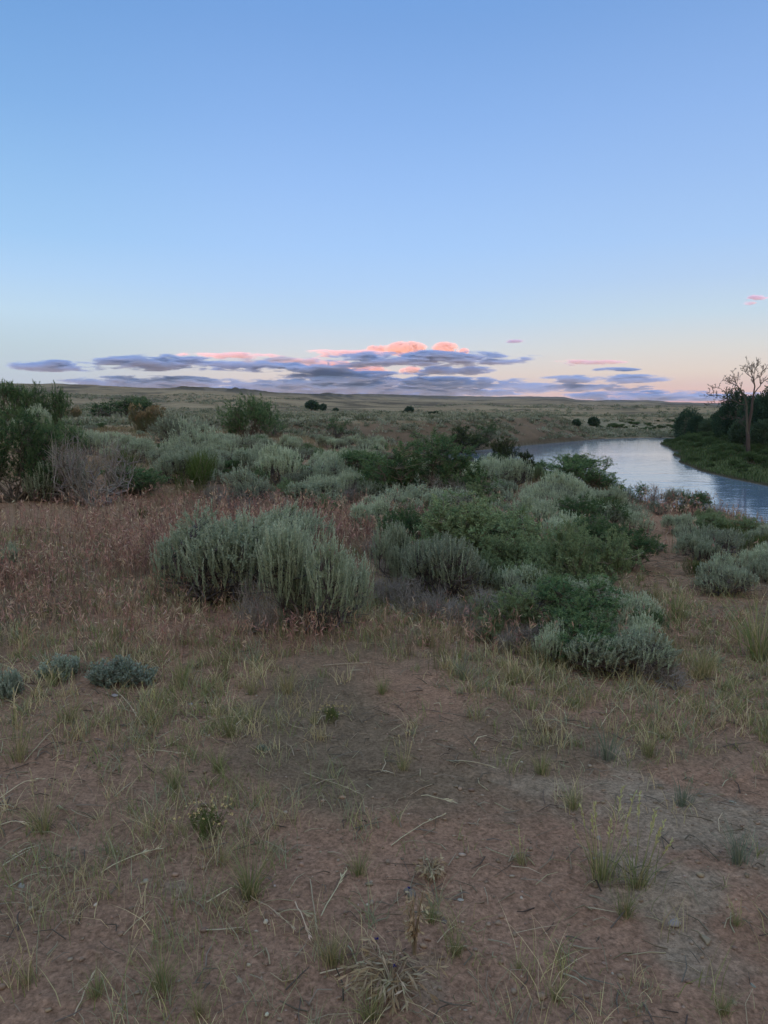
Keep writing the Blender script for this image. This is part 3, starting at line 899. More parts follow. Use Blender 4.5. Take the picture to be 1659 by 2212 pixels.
SG = 'sagebrush of the river bluff'; GG = 'greasewood shrubs of the river bluff'; RG = 'rabbitbrush clumps'
HERO = [
    # the big foreground clump
    ('sagebrush', 'sage_near', 0, 465, 1325, 375, 1104, 'large silvery sagebrush with upright wands, left half of the biggest foreground clump', SG),
    ('sagebrush', 'sage_near', 1, 690, 1385, 235, 1132, 'pale silvery sagebrush sweeping down to the bare soil, right half of the biggest foreground clump', SG),
    ('sagebrush', 'sage_near', 2, 610, 1240, 270, 1100, 'silvery sagebrush rising behind the dark gap of the biggest foreground clump', SG),
    ('dead_shrub', 'dead', 1, 555, 1375, 120, 1255, 'low tangle of dead grey twigs in the dark gap of the big foreground sagebrush', None),
    # centre clump
    ('sagebrush', 'sage_near', 1, 868, 1285, 125, 1135, 'narrow grey sagebrush between the big silver clump and the dark centre clump', SG),
    ('sagebrush', 'dome_near', 0, 965, 1310, 190, 1160, 'rounded sagebrush with a blackened hollow interior in front of the pale greasewood', SG),
    ('greasewood', 'grease_pale', 0, 1040, 1245, 250, 1078, 'broad pale green greasewood in the middle of the view', GG),
    ('greasewood', 'grease_pale', 1, 1262, 1300, 165, 1130, 'rounded olive greasewood carrying straw coloured seeds beside the trail', GG),
    ('greasewood', 'grease_pale', 2, 1165, 1290, 170, 1165, 'loose pale greasewood between the two rounder ones', GG),
    ('greasewood', 'grease_dark', 0, 1235, 1400, 270, 1250, 'dark green greasewood under the olive one, with a bare grey limb', GG),
    ('greasewood', 'grease_dark', 1, 1385, 1395, 110, 1310, 'low sprawling dark greasewood reaching furthest right toward the trail', GG),
    ('sagebrush', 'dome_near', 1, 1150, 1355, 150, 1235, 'grey sagebrush shaded under the loose pale greasewood', SG),
    ('sagebrush', 'dome_near', 2, 1345, 1478, 200, 1370, 'broad leaved low sagebrush nearest the camera right of centre', SG),
    ('dead_shrub', 'dead', 0, 1420, 1490, 130, 1425, 'flat heap of dead dark twigs at the right end of the centre clump', None),
    ('greasewood', 'grease_dark', 2, 1265, 1450, 190, 1335, 'dark green greasewood joining the sprawling one to the broad leaved sagebrush', GG),
    ('greasewood', 'grease_pale', 0, 1110, 1385, 150, 1270, 'pale green greasewood low at the front foot of the centre clump', GG),
    ('dead_shrub', 'dead', 1, 1050, 1365, 150, 1270, 'dark leafless twigs under the sagebrush with the blackened hollow', None),
    ('sagebrush', 'sage_near', 2, 1195, 1440, 120, 1345, 'grey wands of sagebrush in front of the dark green greasewood', SG),
    # right of the trail
    ('sagebrush', 'dome_near', 0, 1560, 1295, 135, 1222, 'compact cushion of sagebrush standing alone right of the trail', SG),
    ('sagebrush', 'sage_mid', 0, 1645, 1262, 85, 1195, 'silver sagebrush cut by the right edge, behind the cushion', SG),
    ('sagebrush', 'dome_mid', 1, 1565, 1215, 130, 1140, 'dark centred sagebrush on the bluff edge right of the trail', SG),
    ('rabbitbrush', 'rabbit', 0, 1640, 1205, 95, 1142, 'yellow green rabbitbrush by the water at the right edge', RG),
    ('rabbitbrush', 'rabbit', 1, 1495, 1245, 50, 1205, 'small yellow green rabbitbrush beside the trail', RG),
    ('greasewood', 'grease_pale', 1, 1562, 1168, 125, 1110, 'dense rounded green shrub on the bluff edge against the water', GG),
    ('sagebrush', 'dome_mid', 2, 1408, 1195, 62, 1155, 'small grey sagebrush alone on the left edge of the trail', SG),
    ('sagebrush', 'sage_mid', 1, 1470, 1160, 80, 1105, 'spiky sagebrush on the bluff edge just right of the trail crest', SG),
    ('sagebrush', 'sage_mid', 2, 1655, 1215, 70, 1170, 'blue grey sagebrush low at the right edge below the rabbitbrush', SG),
    ('sagebrush', 'sage_mid', 0, 1362, 1165, 95, 1100, 'leaning grey sagebrush along the left side of the trail', SG),
    ('sagebrush', 'dome_mid', 0, 1190, 1105, 95, 1045, 'domed sagebrush with a dark underside above the trail', SG),
    ('rabbitbrush', 'rabbit', 1, 1288, 1112, 75, 1068, 'green rabbitbrush tucked above the trail', RG),
    ('sagebrush', 'sage_mid', 3, 1322, 1118, 75, 1072, 'sagebrush next to the green rabbitbrush above the trail', SG),
    ('sagebrush', 'sage_mid', 1, 1215, 1190, 130, 1110, 'grey sagebrush with many wands behind the olive greasewood', SG),
    # along the brow of the bluff
    ('greasewood', 'grease_dark', 2, 1255, 1075, 165, 990, 'wide dark green shrub on the bluff brow against the river', GG),
    ('greasewood', 'grease_far', 0, 1190, 1035, 70, 995, 'small dark shrub left of the wide brow shrub', GG),
    ('riverside_shrub', 'open_shrub', 0, 1085, 1020, 62, 938, 'tall thin shrub with bare stems under a small crown against the river', None),
    ('riverside_shrub', 'open_shrub', 1, 1120, 1048, 78, 975, 'dark jagged shrub right of the tall thin stemmed one', None),
    ('riverside_shrub', 'grease_far', 1, 1372, 1088, 60, 1043, 'low dark shrub at the top of the trail against the water', None),
    ('dead_shrub', 'dead', 1, 1425, 1100, 62, 1042, 'leafless spindly shrub silhouetted against the river above the trail', None),
    ('sagebrush', 'dome_mid', 1, 1462, 1100, 52, 1050, 'round topped sagebrush against the water beside the leafless shrub', SG),
    ('riverside_shrub', 'grease_far', 0, 1505, 1125, 78, 1068, 'ragged dark shrub with a drooping side against the water', None),
    ('riverside_shrub', 'dead', 0, 1540, 1138, 46, 1092, 'small twiggy dark shrub poking over the water edge', None),
    ('greasewood', 'grease_far', 1, 1052, 962, 44, 915, 'small rounded green tree like shrub at the foot of the far bank', GG),
    # middle
    ('greasewood', 'grease_dark', 0, 925, 1095, 235, 940, 'biggest dark green greasewood in the middle, in front of the far bank', GG),
    ('greasewood', 'grease_dark', 1, 1000, 1085, 100, 1020, 'bright green greasewood leaning out right of the biggest one', GG),
    ('greasewood', 'grease_dark', 2, 795, 1058, 125, 972, 'grey green greasewood left of the biggest one', GG),
    ('riverside_shrub', 'open_shrub', 1, 1010, 1000, 90, 925, 'dark shrub behind the biggest greasewood beside the river', None),
    ('sagebrush', 'sage_mid', 0, 1030, 1052, 95, 982, 'silver tufted sagebrush with a dark skirt right of the biggest greasewood', SG),
    ('dead_shrub', 'dead', 0, 960, 1100, 90, 1025, 'grey leafless twigs showing through the right side of the biggest greasewood', None),
    ('sagebrush', 'sage_mid', 2, 880, 1135, 190, 1052, 'row of grey wands, sagebrush in front of the biggest greasewood', SG),
    ('sagebrush', 'sage_mid', 3, 715, 1055, 160, 962, 'silver sagebrush with tall wands left of the grey green greasewood', SG),
    ('sagebrush', 'sage_mid', 1, 690, 1100, 130, 1035, 'spiky sagebrush behind the biggest foreground clump', SG),
    ('greasewood', 'grease_pale', 2, 715, 1125, 60, 1070, 'small pale green bush behind the right half of the big clump', GG),
    ('rabbitbrush', 'rabbit', 0, 800, 1145, 52, 1108, 'bright yellow green tuft of rabbitbrush in the centre', RG),
    ('dead_shrub', 'dead', 1, 510, 1105, 100, 1060, 'flattened dark dead bush just behind the biggest foreground clump', None),
    ('sagebrush', 'dome_mid', 0, 545, 1100, 95, 1040, 'blue grey sagebrush just left behind the biggest foreground clump', SG),
    ('greasewood', 'grease_far', 1, 728, 950, 36, 903, 'slim upright green bush alone on the far slope', GG),
    # left
    ('greasewood', 'grease_dark', 0, 45, 1095, 205, 885, 'massive dark green greasewood filling the left edge', GG),
    ('greasewood', 'grease_dark', 1, 120, 1010, 130, 900, 'dark greasewood behind the right shoulder of the massive one', GG),
    ('greasewood', 'grease_dark', 2, 42, 945, 75, 822, 'pointed greasewood, the left of the two topping the skyline', GG),
    ('greasewood', 'grease_dark', 1, 112, 945, 80, 826, 'pointed greasewood, the right of the two topping the skyline', GG),
    ('greasewood', 'grease_far', 0, 228, 915, 135, 858, 'flat topped green greasewood on the left skyline', GG),
    ('greasewood', 'grease_dark', 0, 300, 905, 70, 855, 'small dark greasewood right of the flat topped one', GG),
    ('dead_shrub', 'dead', 0, 210, 1105, 210, 935, 'large dead grey shrub of bare twigs in the left foreground', None),
    ('sagebrush', 'sage_mid', 0, 115, 1090, 135, 985, 'silver sagebrush in front of the massive greasewood and left of the dead shrub', SG),
    ('greasewood', 'grease_dark', 2, 300, 1075, 130, 1010, 'green greasewood growing through the right side of the large dead shrub', GG),
    ('sagebrush', 'sage_mid', 1, 85, 950, 85, 875, 'pale sagebrush under the two pointed greasewoods', SG),
    ('sagebrush', 'sage_mid', 2, 190, 985, 95, 925, 'pale wand sagebrush behind the large dead shrub', SG),
    ('rabbitbrush', 'rabbit_flower', 0, 72, 910, 46, 872, 'rabbitbrush with rusty seed heads near the left skyline', RG),
    ('rabbitbrush', 'rabbit_flower', 1, 160, 910, 36, 878, 'pale seeded rabbitbrush below the flat topped greasewood', RG),
    ('rabbitbrush', 'rabbit_flower', 0, 312, 935, 85, 872, 'biggest rabbitbrush with cream and rust seed heads left of the dark sagebrush', RG),
    ('rabbitbrush', 'rabbit', 1, 425, 1065, 105, 975, 'olive rabbitbrush on dead stalks between the dead shrub and the silver sagebrush', RG),
    ('rabbitbrush', 'rabbit', 0, 310, 1122, 32, 1092, 'tiny bright green bush at the edge of the red cheatgrass', RG),
    ('rabbitbrush', 'rabbit', 0, 272, 1012, 60, 968, 'small green bush right of the large dead shrub', RG),
    ('sagebrush', 'dome_mid', 2, 385, 985, 135, 895, 'wide sagebrush with a black hollow in the left middle', SG),
    ('sagebrush', 'sage_mid', 3, 455, 1000, 120, 905, 'dark hollow sagebrush topped by grey wands right of the wide one', SG),
    ('sagebrush', 'dome_mid', 1, 520, 990, 80, 935, 'silver sagebrush below the round greasewood', SG),
    ('greasewood', 'grease_dark', 1, 542, 952, 115, 852, 'round greasewood standing out on the left middle skyline', GG),
    ('greasewood', 'grease_far', 1, 590, 945, 50, 895, 'small greasewood at the right foot of the round one', GG),
    ('sagebrush', 'sage_mid', 0, 15, 1255, 60, 1172, 'single silver sagebrush in the cheatgrass at the left edge', SG),
    # small silver sage in the foreground
    ('fringed_sage', 'fringed', 0, 45, 1508, 70, 1436, 'small silver fringed sage at the left edge', 'small silver sages in the foreground'),
    ('fringed_sage', 'fringed', 1, 132, 1462, 82, 1402, 'small silver fringed sage, second from the left edge', 'small silver sages in the foreground'),
    ('fringed_sage', 'fringed', 0, 262, 1478, 135, 1408, 'widest of the small silver fringed sages, below the big clump', 'small silver sages in the foreground'),
    ('fringed_sage', 'fringed', 1, 575, 1622, 26, 1600, 'tiny silver seedling alone on bare soil', 'small silver sages in the foreground'),
]


def build_hero():
    cats = {'sagebrush': 'sagebrush', 'greasewood': 'shrub', 'rabbitbrush': 'shrub', 'dead_shrub': 'dead shrub', 'riverside_shrub': 'shrub', 'fringed_sage': 'small sage'}
    for (nm, kind, var, x, y, w, top, lab, grp) in HERO:
        put(nm, kind, var, x, y, w, top, lab, cats[nm], grp or ('dead shrubs' if nm == 'dead_shrub' else 'dark shrubs on the river brow'))


ZONES = [  # polygon of photo positions of the bases, number, kinds, size range, label, group, name
    ([(150, 960), (350, 930), (640, 960), (760, 1090), (460, 1090), (330, 1030)], 42, ['sage_mid', 'sage_mid', 'dome_mid', 'sage_mid'], (.55, 1.05),
     'grey sagebrush of the dense brush between the large dead shrub and the grey green greasewood'),
    ([(330, 905), (640, 900), (690, 950), (640, 965), (350, 940)], 34, ['sage_mid', 'dome_mid'], (.6, 1.1),
     'sagebrush on the flat around the round skyline greasewood'),
    ([(0, 880), (330, 880), (330, 930), (0, 935)], 24, ['sage_mid', 'dome_mid'], (.7, 1.1), 'sagebrush low along the left skyline'),
    ([(680, 960), (820, 985), (1000, 1100), (880, 1180), (720, 1140)], 24, ['sage_mid', 'dome_mid'], (.5, .9),
     'grey sagebrush of the brush in front of the biggest middle greasewood'),
    ([(1060, 1050), (1330, 1080), (1370, 1140), (1250, 1200), (1060, 1160)], 26, ['sage_mid', 'dome_mid', 'dome_mid'], (.45, .85),
     'sagebrush on the slope between the pale greasewood and the bluff brow'),
    ([(1500, 1190), (1659, 1160), (1659, 1250), (1590, 1260), (1510, 1215)], 14, ['sage_mid', 'dome_mid'], (.25, .48), 'grey sagebrush on the bluff edge right of the trail'),
    ([(640, 915), (830, 945), (830, 985), (700, 970)], 30, ['dome_mid', 'sage_mid'], (.5, .9), 'low sagebrush on the tan slope before the far bank'),
    ([(740, 884), (1290, 905), (1290, 918), (1000, 908), (760, 905)], 60, ['dome_mid'], (.7, 1.3), 'dark sagebrush dot on the plateau beyond the cut bank'),
    ([(820, 1070), (1330, 1090), (1360, 1280), (1200, 1310), (830, 1190)], 30, ['grease_pale', 'grease_pale', 'grease_dark'], (.32, .7), 'small green bush filling the gaps of the centre clump', 'greasewood'),
    ([(1000, 1010), (1180, 1030), (1345, 1045), (1330, 1090), (1060, 1065)], 16, ['grease_dark', 'grease_pale'], (.3, .55), 'small green bush along the bluff brow left of the trail', 'greasewood'),
    ([(120, 885), (330, 875), (640, 890), (640, 925), (300, 935), (150, 930)], 24, ['grease_dark'], (.4, .75), 'dark green bush scattered over the left skyline flat', 'greasewood'),
    ([(330, 960), (620, 960), (780, 1040), (700, 1080), (420, 1040)], 28, ['grease_pale', 'grease_dark'], (.3, .6), 'small green bush among the sagebrush of the left middle', 'greasewood'),
    ([(380, 1060), (800, 1080), (810, 1150), (420, 1110)], 9, ['dead'], (.25, .45), 'small dead grey bush among the dry grass behind the biggest foreground clump', 'dead_shrub'),
    ([(1375, 1075), (1460, 1085), (1560, 1140), (1520, 1150), (1400, 1110)], 11, ['grease_far', 'dome_mid', 'dead'], (.3, .55), 'low dark shrub in the row against the water above the trail', 'riverside_shrub'),
    ([(1480, 1130), (1650, 1175), (1650, 1200), (1500, 1165)], 9, ['grease_pale', 'rabbit'], (.3, .6), 'small green bush on the bluff edge by the water at the right', 'greasewood'),
    ([(800, 1170), (960, 1300), (1190, 1380), (1230, 1430), (1080, 1400), (850, 1310)], 14, ['dead', 'dead', 'dead'], (.22, .45), 'small dead twiggy bush at the foot of the centre clump', 'dead_shrub'),
    ([(1080, 1230), (1280, 1290), (1420, 1400), (1300, 1430), (1120, 1330)], 12, ['sage_mid', 'sage_mid'], (.3, .5), 'small grey sagebrush growing through the greasewoods of the centre clump', 'sagebrush'),
]


def in_poly(px, py, poly):
    return bool(inside(np.array([px], float), np.array([py], float), np.array(poly, float))[0])


def build_zones():
    rg = np.random.default_rng(5)
    for (poly, n, kinds, sz, lab, *nm) in ZONES:
        nm = nm[0] if nm else 'sagebrush'
        cat, grp = {'sagebrush': ('sagebrush', SG), 'greasewood': ('shrub', GG), 'dead_shrub': ('dead shrub', 'dead shrubs'), 'riverside_shrub': ('shrub', 'dark shrubs on the river brow')}[nm]
        xs = [p[0] for p in poly]; ys = [p[1] for p in poly]
        k = 0; tries = 0
        while k < n and tries < n * 40:
            tries += 1
            px, py = rg.uniform(min(xs), max(xs)), rg.uniform(min(ys), max(ys))
            if not in_poly(px, py, poly):
                continue
            p, d = gp(px, py)
            s = rg.uniform(*sz)
            if any((p[0] - a) ** 2 + (p[1] - b) ** 2 < ((r + s * .55) * (.36 if 'centre clump' in lab else .62)) ** 2 for a, b, r in PLACED):
                continue
            kd = kinds[int(rg.integers(len(kinds)))]
            p[2] -= .02
            place(nm, kd, int(rg.integers(9)), p, (s * rg.uniform(.85, 1.2), s * rg.uniform(.85, 1.2), s * rg.uniform(.75, 1.1)), lab, cat, grp)
            PLACED.append((p[0], p[1], s * .55)); k += 1


# ------------------------------------------------------------------ far brush that reads as one mass
def build_far_brush():
    rg = np.random.default_rng(9)
    acc = Acc()
    P = []
    def scatter(n, x0, x1, y0, y1, fn):
        x = rg.uniform(x0, x1, n); y = rg.uniform(y0, y1, n)
        m = fn(x, y); P.append(np.stack([x[m], y[m]], 1))
    def upl(x, y):
        dl, dr, w, ins = bank(x, y)
        az = np.arctan2(x, y)
        dens = 1.4 * fbm(x / 18, y / 12, 81, 3) + .35
        top = (dl < dr) & (~ins) & ((dl > w * .9) | (rg.uniform(0, 1, x.shape) < np.where(x < 8, .75, .4))) & (dl > .6)
        return top & (np.abs(az) < .56) & (rg.uniform(0, 1, x.shape) < np.clip(.25 + dens, .06, 1)) & (np.hypot(x, y) > 62)
    scatter(16000, -110, 130, 60, 260, upl)
    def slope(x, y):
        dl, dr, w, ins = bank(x, y)
        return (~ins) & (dl < dr) & (dl < w * 1.3) & (dl > .5) & (y > 70) & (rg.uniform(0, 1, x.shape) < np.where(x < 6, .55, .22) + .9 * fbm(x / 7, y / 7, 84, 3) + .5 * smooth(1.0, .6, dl) + .35 * smooth(35, 50, x))
    scatter(34000, -45, 75, 70, 185, slope)
    def far(x, y):
        az = np.arctan2(x, y)
        return (np.abs(az) < .56) & (fbm(x / 60, y / 90, 83, 3) > .0)
    scatter(9000, -300, 320, 240, 620, far)
    Q = np.vstack(P)
    r = np.hypot(Q[:, 0], Q[:, 1])
    z = height(Q[:, 0], Q[:, 1], False)
    n = len(Q); k = 26
    big = rg.uniform(.28, .75, n) * (1 + .9 * smooth(200, 500, r)) * np.where(rg.uniform(0, 1, n) < .06, 1.7, 1)
    d = unit(np.stack([rg.normal(size=(n, k)), rg.normal(size=(n, k)), np.abs(rg.normal(size=(n, k))) * .8 + .05], -1))
    base = np.stack([Q[:, 0], Q[:, 1], z], 1)[:, None] + d * big[:, None, None] * rg.uniform(.35, 1.0, (n, k, 1)) * np.array([1, 1, .8])
    cols = np.array([(.31, .315, .25), (.27, .275, .21), (.32, .30, .225), (.15, .165, .115), (.21, .215, .155)])
    c = np.repeat(cols[rg.integers(0, 5, n)][:, None], k, 1).reshape(-1, 3)
    leaves(acc, base.reshape(-1, 3), unit(d + np.array([0, 0, .7])).reshape(-1, 3), np.repeat(big * .55, k), np.repeat(big * .30, k), jit(c, n * k, rg, .2), rg)
    obj('distant_brush', acc.mesh('distant_brush', M_LEAF), kind='stuff', label='low grey green brush covering the plateau beyond the river')


# ------------------------------------------------------------------ grasses and litter
def spread(rg, n, x0, x1, y0, y1, dens):
    x = rg.uniform(x0, x1, n); y = rg.uniform(y0, y1, n)
    m = rg.uniform(0, 1, n) < dens(x, y)
    return x[m], y[m]


def zat(x, y):
    return height(x, y, True)


TRAIL = np.array([(1.5, 2.6), (1.95, 4.0), (2.5, 6.0), (3.0, 8.0), (3.9, 10.5), (5.2, 14), (6.6, 18)])


def cheat_density(x, y):
    """photo region of the red cheatgrass, in plan"""
    d = np.exp(-(((x + 3.6) / 1.9) ** 2 + ((y - 7.0) / 1.5) ** 2))
    d = d * (.62 + 2.3 * fbm(x / .8, y / .6, 91, 4))
    d = np.maximum(d, 1.0 * np.exp(-(((x + 1.05) / .75) ** 2 + ((y - 4.72) / .34) ** 2)) * (.7 + 1.2 * fbm(x / .4, y / .4, 92, 3)))
    d = np.maximum(d, .75 * np.exp(-(((x + 2.6) / 1.0) ** 2 + ((y - 5.5) / .6) ** 2)))
    d = np.maximum(d, .55 * np.exp(-(((x - .9) / 1.1) ** 2 + ((y - 4.9) / .38) ** 2)))
    d = np.maximum(d, .55 * np.exp(-(((x + 1.0) / 2.6) ** 2 + ((y - 9.2) / 1.4) ** 2)))
    d = np.maximum(d, .22 * np.exp(-(((x - 5.4) / .6) ** 2 + ((y - 12.5) / 1.2) ** 2)))
    return np.clip(d, 0, 1)


def build_grass():
    rg = np.random.default_rng(21)
    # --- cheatgrass: red-tan stems with nodding seed heads
    acc = Acc()
    x, y = spread(rg, 95000, -7.5, 7.5, 3.6, 14, cheat_density)
    n = len(x); base = np.stack([x, y, zat(x, y)], 1)
    H = rg.uniform(.15, .38, n) * (1 - .35 * np.exp(-((y - 5.3) / .9) ** 2)); a = rg.uniform(0, 2 * PI, n); ln = rg.uniform(.03, .22, n)
    lean = np.stack([np.cos(a), np.sin(a)], 1) * ln[:, None]
    pal = np.array([(.37, .215, .178), (.28, .155, .133), (.40, .265, .205), (.20, .115, .103), (.43, .315, .235)])
    col = jit(pal[rg.integers(0, 5, n)], n, rg, .2)
    fat = np.clip(np.hypot(x, y) / 5, 1, 2.4)
    blades(acc, base, H, lean, .0026 * fat, col, rg)
    tip = base + np.stack([lean[:, 0] * H, lean[:, 1] * H, H * (1 - .12 * ln)], 1)
    for s in range(5):
        t = rg.uniform(.0, .24, n)[:, None]
        pos = tip - t * np.stack([lean[:, 0] * H, lean[:, 1] * H, H], 1)
        dd = unit(np.stack([lean[:, 0] * 2.4, lean[:, 1] * 2.4, -rg.uniform(-1.0, 1.0, n)], 1) + rg.normal(0, .22, (n, 3)))
        leaves(acc, pos, dd, rg.uniform(.03, .06, n) * fat ** .4, 0.0056 * fat, jit(col * 1.1, n, rg, .28), rg)
    obj('cheatgrass', acc.mesh('cheatgrass', M_GRASS), kind='stuff', label='reddish dry cheatgrass carpeting the ground at the left')

    # --- thin short grass of the foreground, in tufts and strays
    acc = Acc()
    def dens(x, y):
        dp, _ = seg_dist(x, y, TRAIL)
        d = .36 + 1.0 * fbm(x / .9, y / .9, 95, 4)
        d -= .55 * np.exp(-((x - .7) / .75) ** 2 - ((y - 2.2) / .8) ** 2)
        d -= .35 * np.exp(-((x + .1) / .6) ** 2 - ((y - 4.2) / .3) ** 2)
        d += .35 * np.exp(-((x + .8) / .9) ** 2 - ((y - 2.4) / 1.0) ** 2)
        d -= .5 * (1 - smooth(.2, .7, dp)) * smooth(7, 9, y)
        d *= 1 - .55 * smooth(1.8, 3.0, x) * smooth(3, 4.5, y)
        return np.clip(d, .03, 1)
    tx, ty = spread(rg, 21000, -5.5, 6.5, 1.15, 9.0, dens)
    m = rg.integers(5, 26, len(tx))
    rep = np.repeat(np.arange(len(tx)), m); n = len(rep)
    sp = rg.uniform(.012, .05, len(tx))[rep]
    x = tx[rep] + rg.normal(0, 1, n) * sp; y = ty[rep] + rg.normal(0, 1, n) * sp
    base = np.stack([x, y, zat(x, y) - .003], 1)
    hh = rg.uniform(.035, .125, len(tx))[rep]
    H = hh * rg.uniform(.5, 1.25, n); a = rg.uniform(0, 2 * PI, n); ln = rg.uniform(.15, 1.15, n)
    lean = np.stack([np.cos(a), np.sin(a)], 1) * ln[:, None]
    pal = np.array([(.205, .220, .095), (.245, .240, .125), (.26, .265, .185), (.40, .33, .20), (.52, .43, .28)])
    w = np.array([.19, .22, .19, .22, .18])
    kind = rg.choice(5, len(tx), p=w)[rep]
    kind = np.where(rg.uniform(0, 1, n) < .25, rg.choice(5, n, p=w), kind)
    blades(acc, base, H, lean, .0030 * np.clip(np.hypot(x, y) / 3, .9, 2), jit(pal[kind], n, rg, .2), rg)
    obj('grass', acc.mesh('short_grass', M_GRASS), kind='stuff', label='thin short grey green grass scattered over the bare soil')

    # --- taller dry grass among the shrubs and along the trail
    acc = Acc()
    def dens2(x, y):
        dp, _ = seg_dist(x, y, TRAIL)
        d = .34 + .5 * fbm(x / 1.7, y / 1.7, 97, 3)
        d *= smooth(4.0, 5.2, y)
        d *= .06 + .94 * smooth(.4, 1.1, dp)
        d += .35 * np.exp(-((dp - .9) / .5) ** 2) * smooth(5, 6, y)
        d += .75 * np.exp(-((x - 1.3) / 1.2) ** 2 - ((y - 4.75) / .4) ** 2)
        return np.clip(d, 0, 1)
    tx, ty = spread(rg, 7500, -9, 10, 4.0, 17, dens2)
    t2x, t2y = spread(rg, 7000, -22, 14, 14, 62, lambda x, y: np.clip(.5 + .5 * fbm(x / 4, y / 4, 98, 3), 0, 1) * (np.abs(np.arctan2(x, y)) < .55))
    tx = np.concatenate([tx, t2x]); ty = np.concatenate([ty, t2y])
    m = rg.integers(8, 22, len(tx)); rep = np.repeat(np.arange(len(tx)), m); n = len(rep)
    far = np.clip(np.hypot(tx, ty) / 7, 1, 7)[rep]
    sp = rg.uniform(.02, .06, len(tx))[rep] * far ** .7
    x = tx[rep] + rg.normal(0, 1, n) * sp; y = ty[rep] + rg.normal(0, 1, n) * sp
    base = np.stack([x, y, zat(x, y) - .004], 1)
    H = rg.uniform(.10, .32, len(tx))[rep] * rg.uniform(.5, 1.2, n); a = rg.uniform(0, 2 * PI, n); ln = rg.uniform(.05, .6, n)
    lean = np.stack([np.cos(a), np.sin(a)], 1) * ln[:, None]
    pal = np.array([(.27, .205, .125), (.20, .15, .095), (.165, .165, .085), (.33, .26, .16), (.21, .14, .105)])
    kind = rg.choice(5, len(tx), p=[.28, .24, .2, .14, .14])[rep]
    blades(acc, base, H, lean, .0026 * far, jit(pal[kind], n, rg, .2), rg)
    obj('dry_grass', acc.mesh('dry_grass', M_GRASS), kind='stuff', label='dry straw coloured grass between the shrubs and along the trail')

    # --- fallen straws and twigs
    acc = Acc()
    x, y = spread(rg, 26000, -5, 6, 1.1, 8.5, lambda x, y: np.clip(.45 + .6 * fbm(x / .7, y / .7, 99, 3), .03, 1))
    n = len(x); L = rg.uniform(.03, .13, n); a = rg.uniform(0, 2 * PI, n)
    dx, dy = np.cos(a) * L, np.sin(a) * L
    p0 = np.stack([x, y, zat(x, y) + .006], 1); p2 = np.stack([x + dx, y + dy, zat(x + dx, y + dy) + rg.uniform(.006, .022, n)], 1)
    pm = (p0 + p2) / 2; pm[:, 2] = np.maximum(pm[:, 2], zat(pm[:, 0], pm[:, 1]) + .006) + rg.uniform(0, .012, n); pm[:, :2] += rg.normal(0, .008, (n, 2))
    pal = np.array([(.27, .22, .17), (.17, .14, .12), (.38, .32, .23), (.50, .43, .32), (.11, .09, .08)])
    kind = rg.choice(5, n, p=[.34, .28, .2, .06, .12])
    tubes(acc, np.stack([p0, pm, p2], 1), np.tile([[.0018, .0016, .001]], (n, 1)) * rg.uniform(.6, 1.7, (n, 1)), jit(pal[kind], n, rg, .2), 3)
    obj('litter', acc.mesh('straw_litter', M_GRASS), kind='stuff', label='grey straw and twig litter lying on the soil')

    # --- pebbles and soil crumbs
    acc = Acc()
    x, y = spread(rg, 30000, -4, 5.5, 1.1, 7.5, lambda x, y: np.clip(.30 + .55 * fbm(x / .8, y / .8, 101, 3) + .5 * np.exp(-((x - .8) / .9) ** 2 - ((y - 2.3) / 1.0) ** 2), .05, 1))
    n = len(x)
    im = ico_mesh('tmp', 1); iv = np.array([v.co[:] for v in im.vertices]); jf = np.array([p.vertices[:] for p in im.polygons]); bpy.data.meshes.remove(im)
    s = np.exp(rg.normal(math.log(.0044), .5, n)); s = np.clip(s, .002, .013)
    V = iv[None] * (1 + rg.uniform(-.32, .32, (n, len(iv), 1))) * s[:, None, None] * rg.uniform(.6, 1.3, (n, 1, 3)) * np.array([1, 1, .6])
    V = V + np.stack([x, y, zat(x, y) + s * .35], 1)[:, None]
    f = (jf[None] + np.arange(n)[:, None, None] * len(iv)).reshape(-1, 3)
    pal = np.array([(.20, .135, .10), (.27, .18, .13), (.30, .225, .175), (.38, .32, .265)])
    c = jit(pal[rg.choice(4, n, p=[.5, .34, .145, .015])], n, rg, .2)
    acc.add(V.reshape(-1, 3), f, np.repeat(c, len(iv), 0))
    obj('pebbles', acc.mesh('pebbles', M_WOOD), kind='stuff', label='small reddish crumbs of soil and pebbles on the ground')

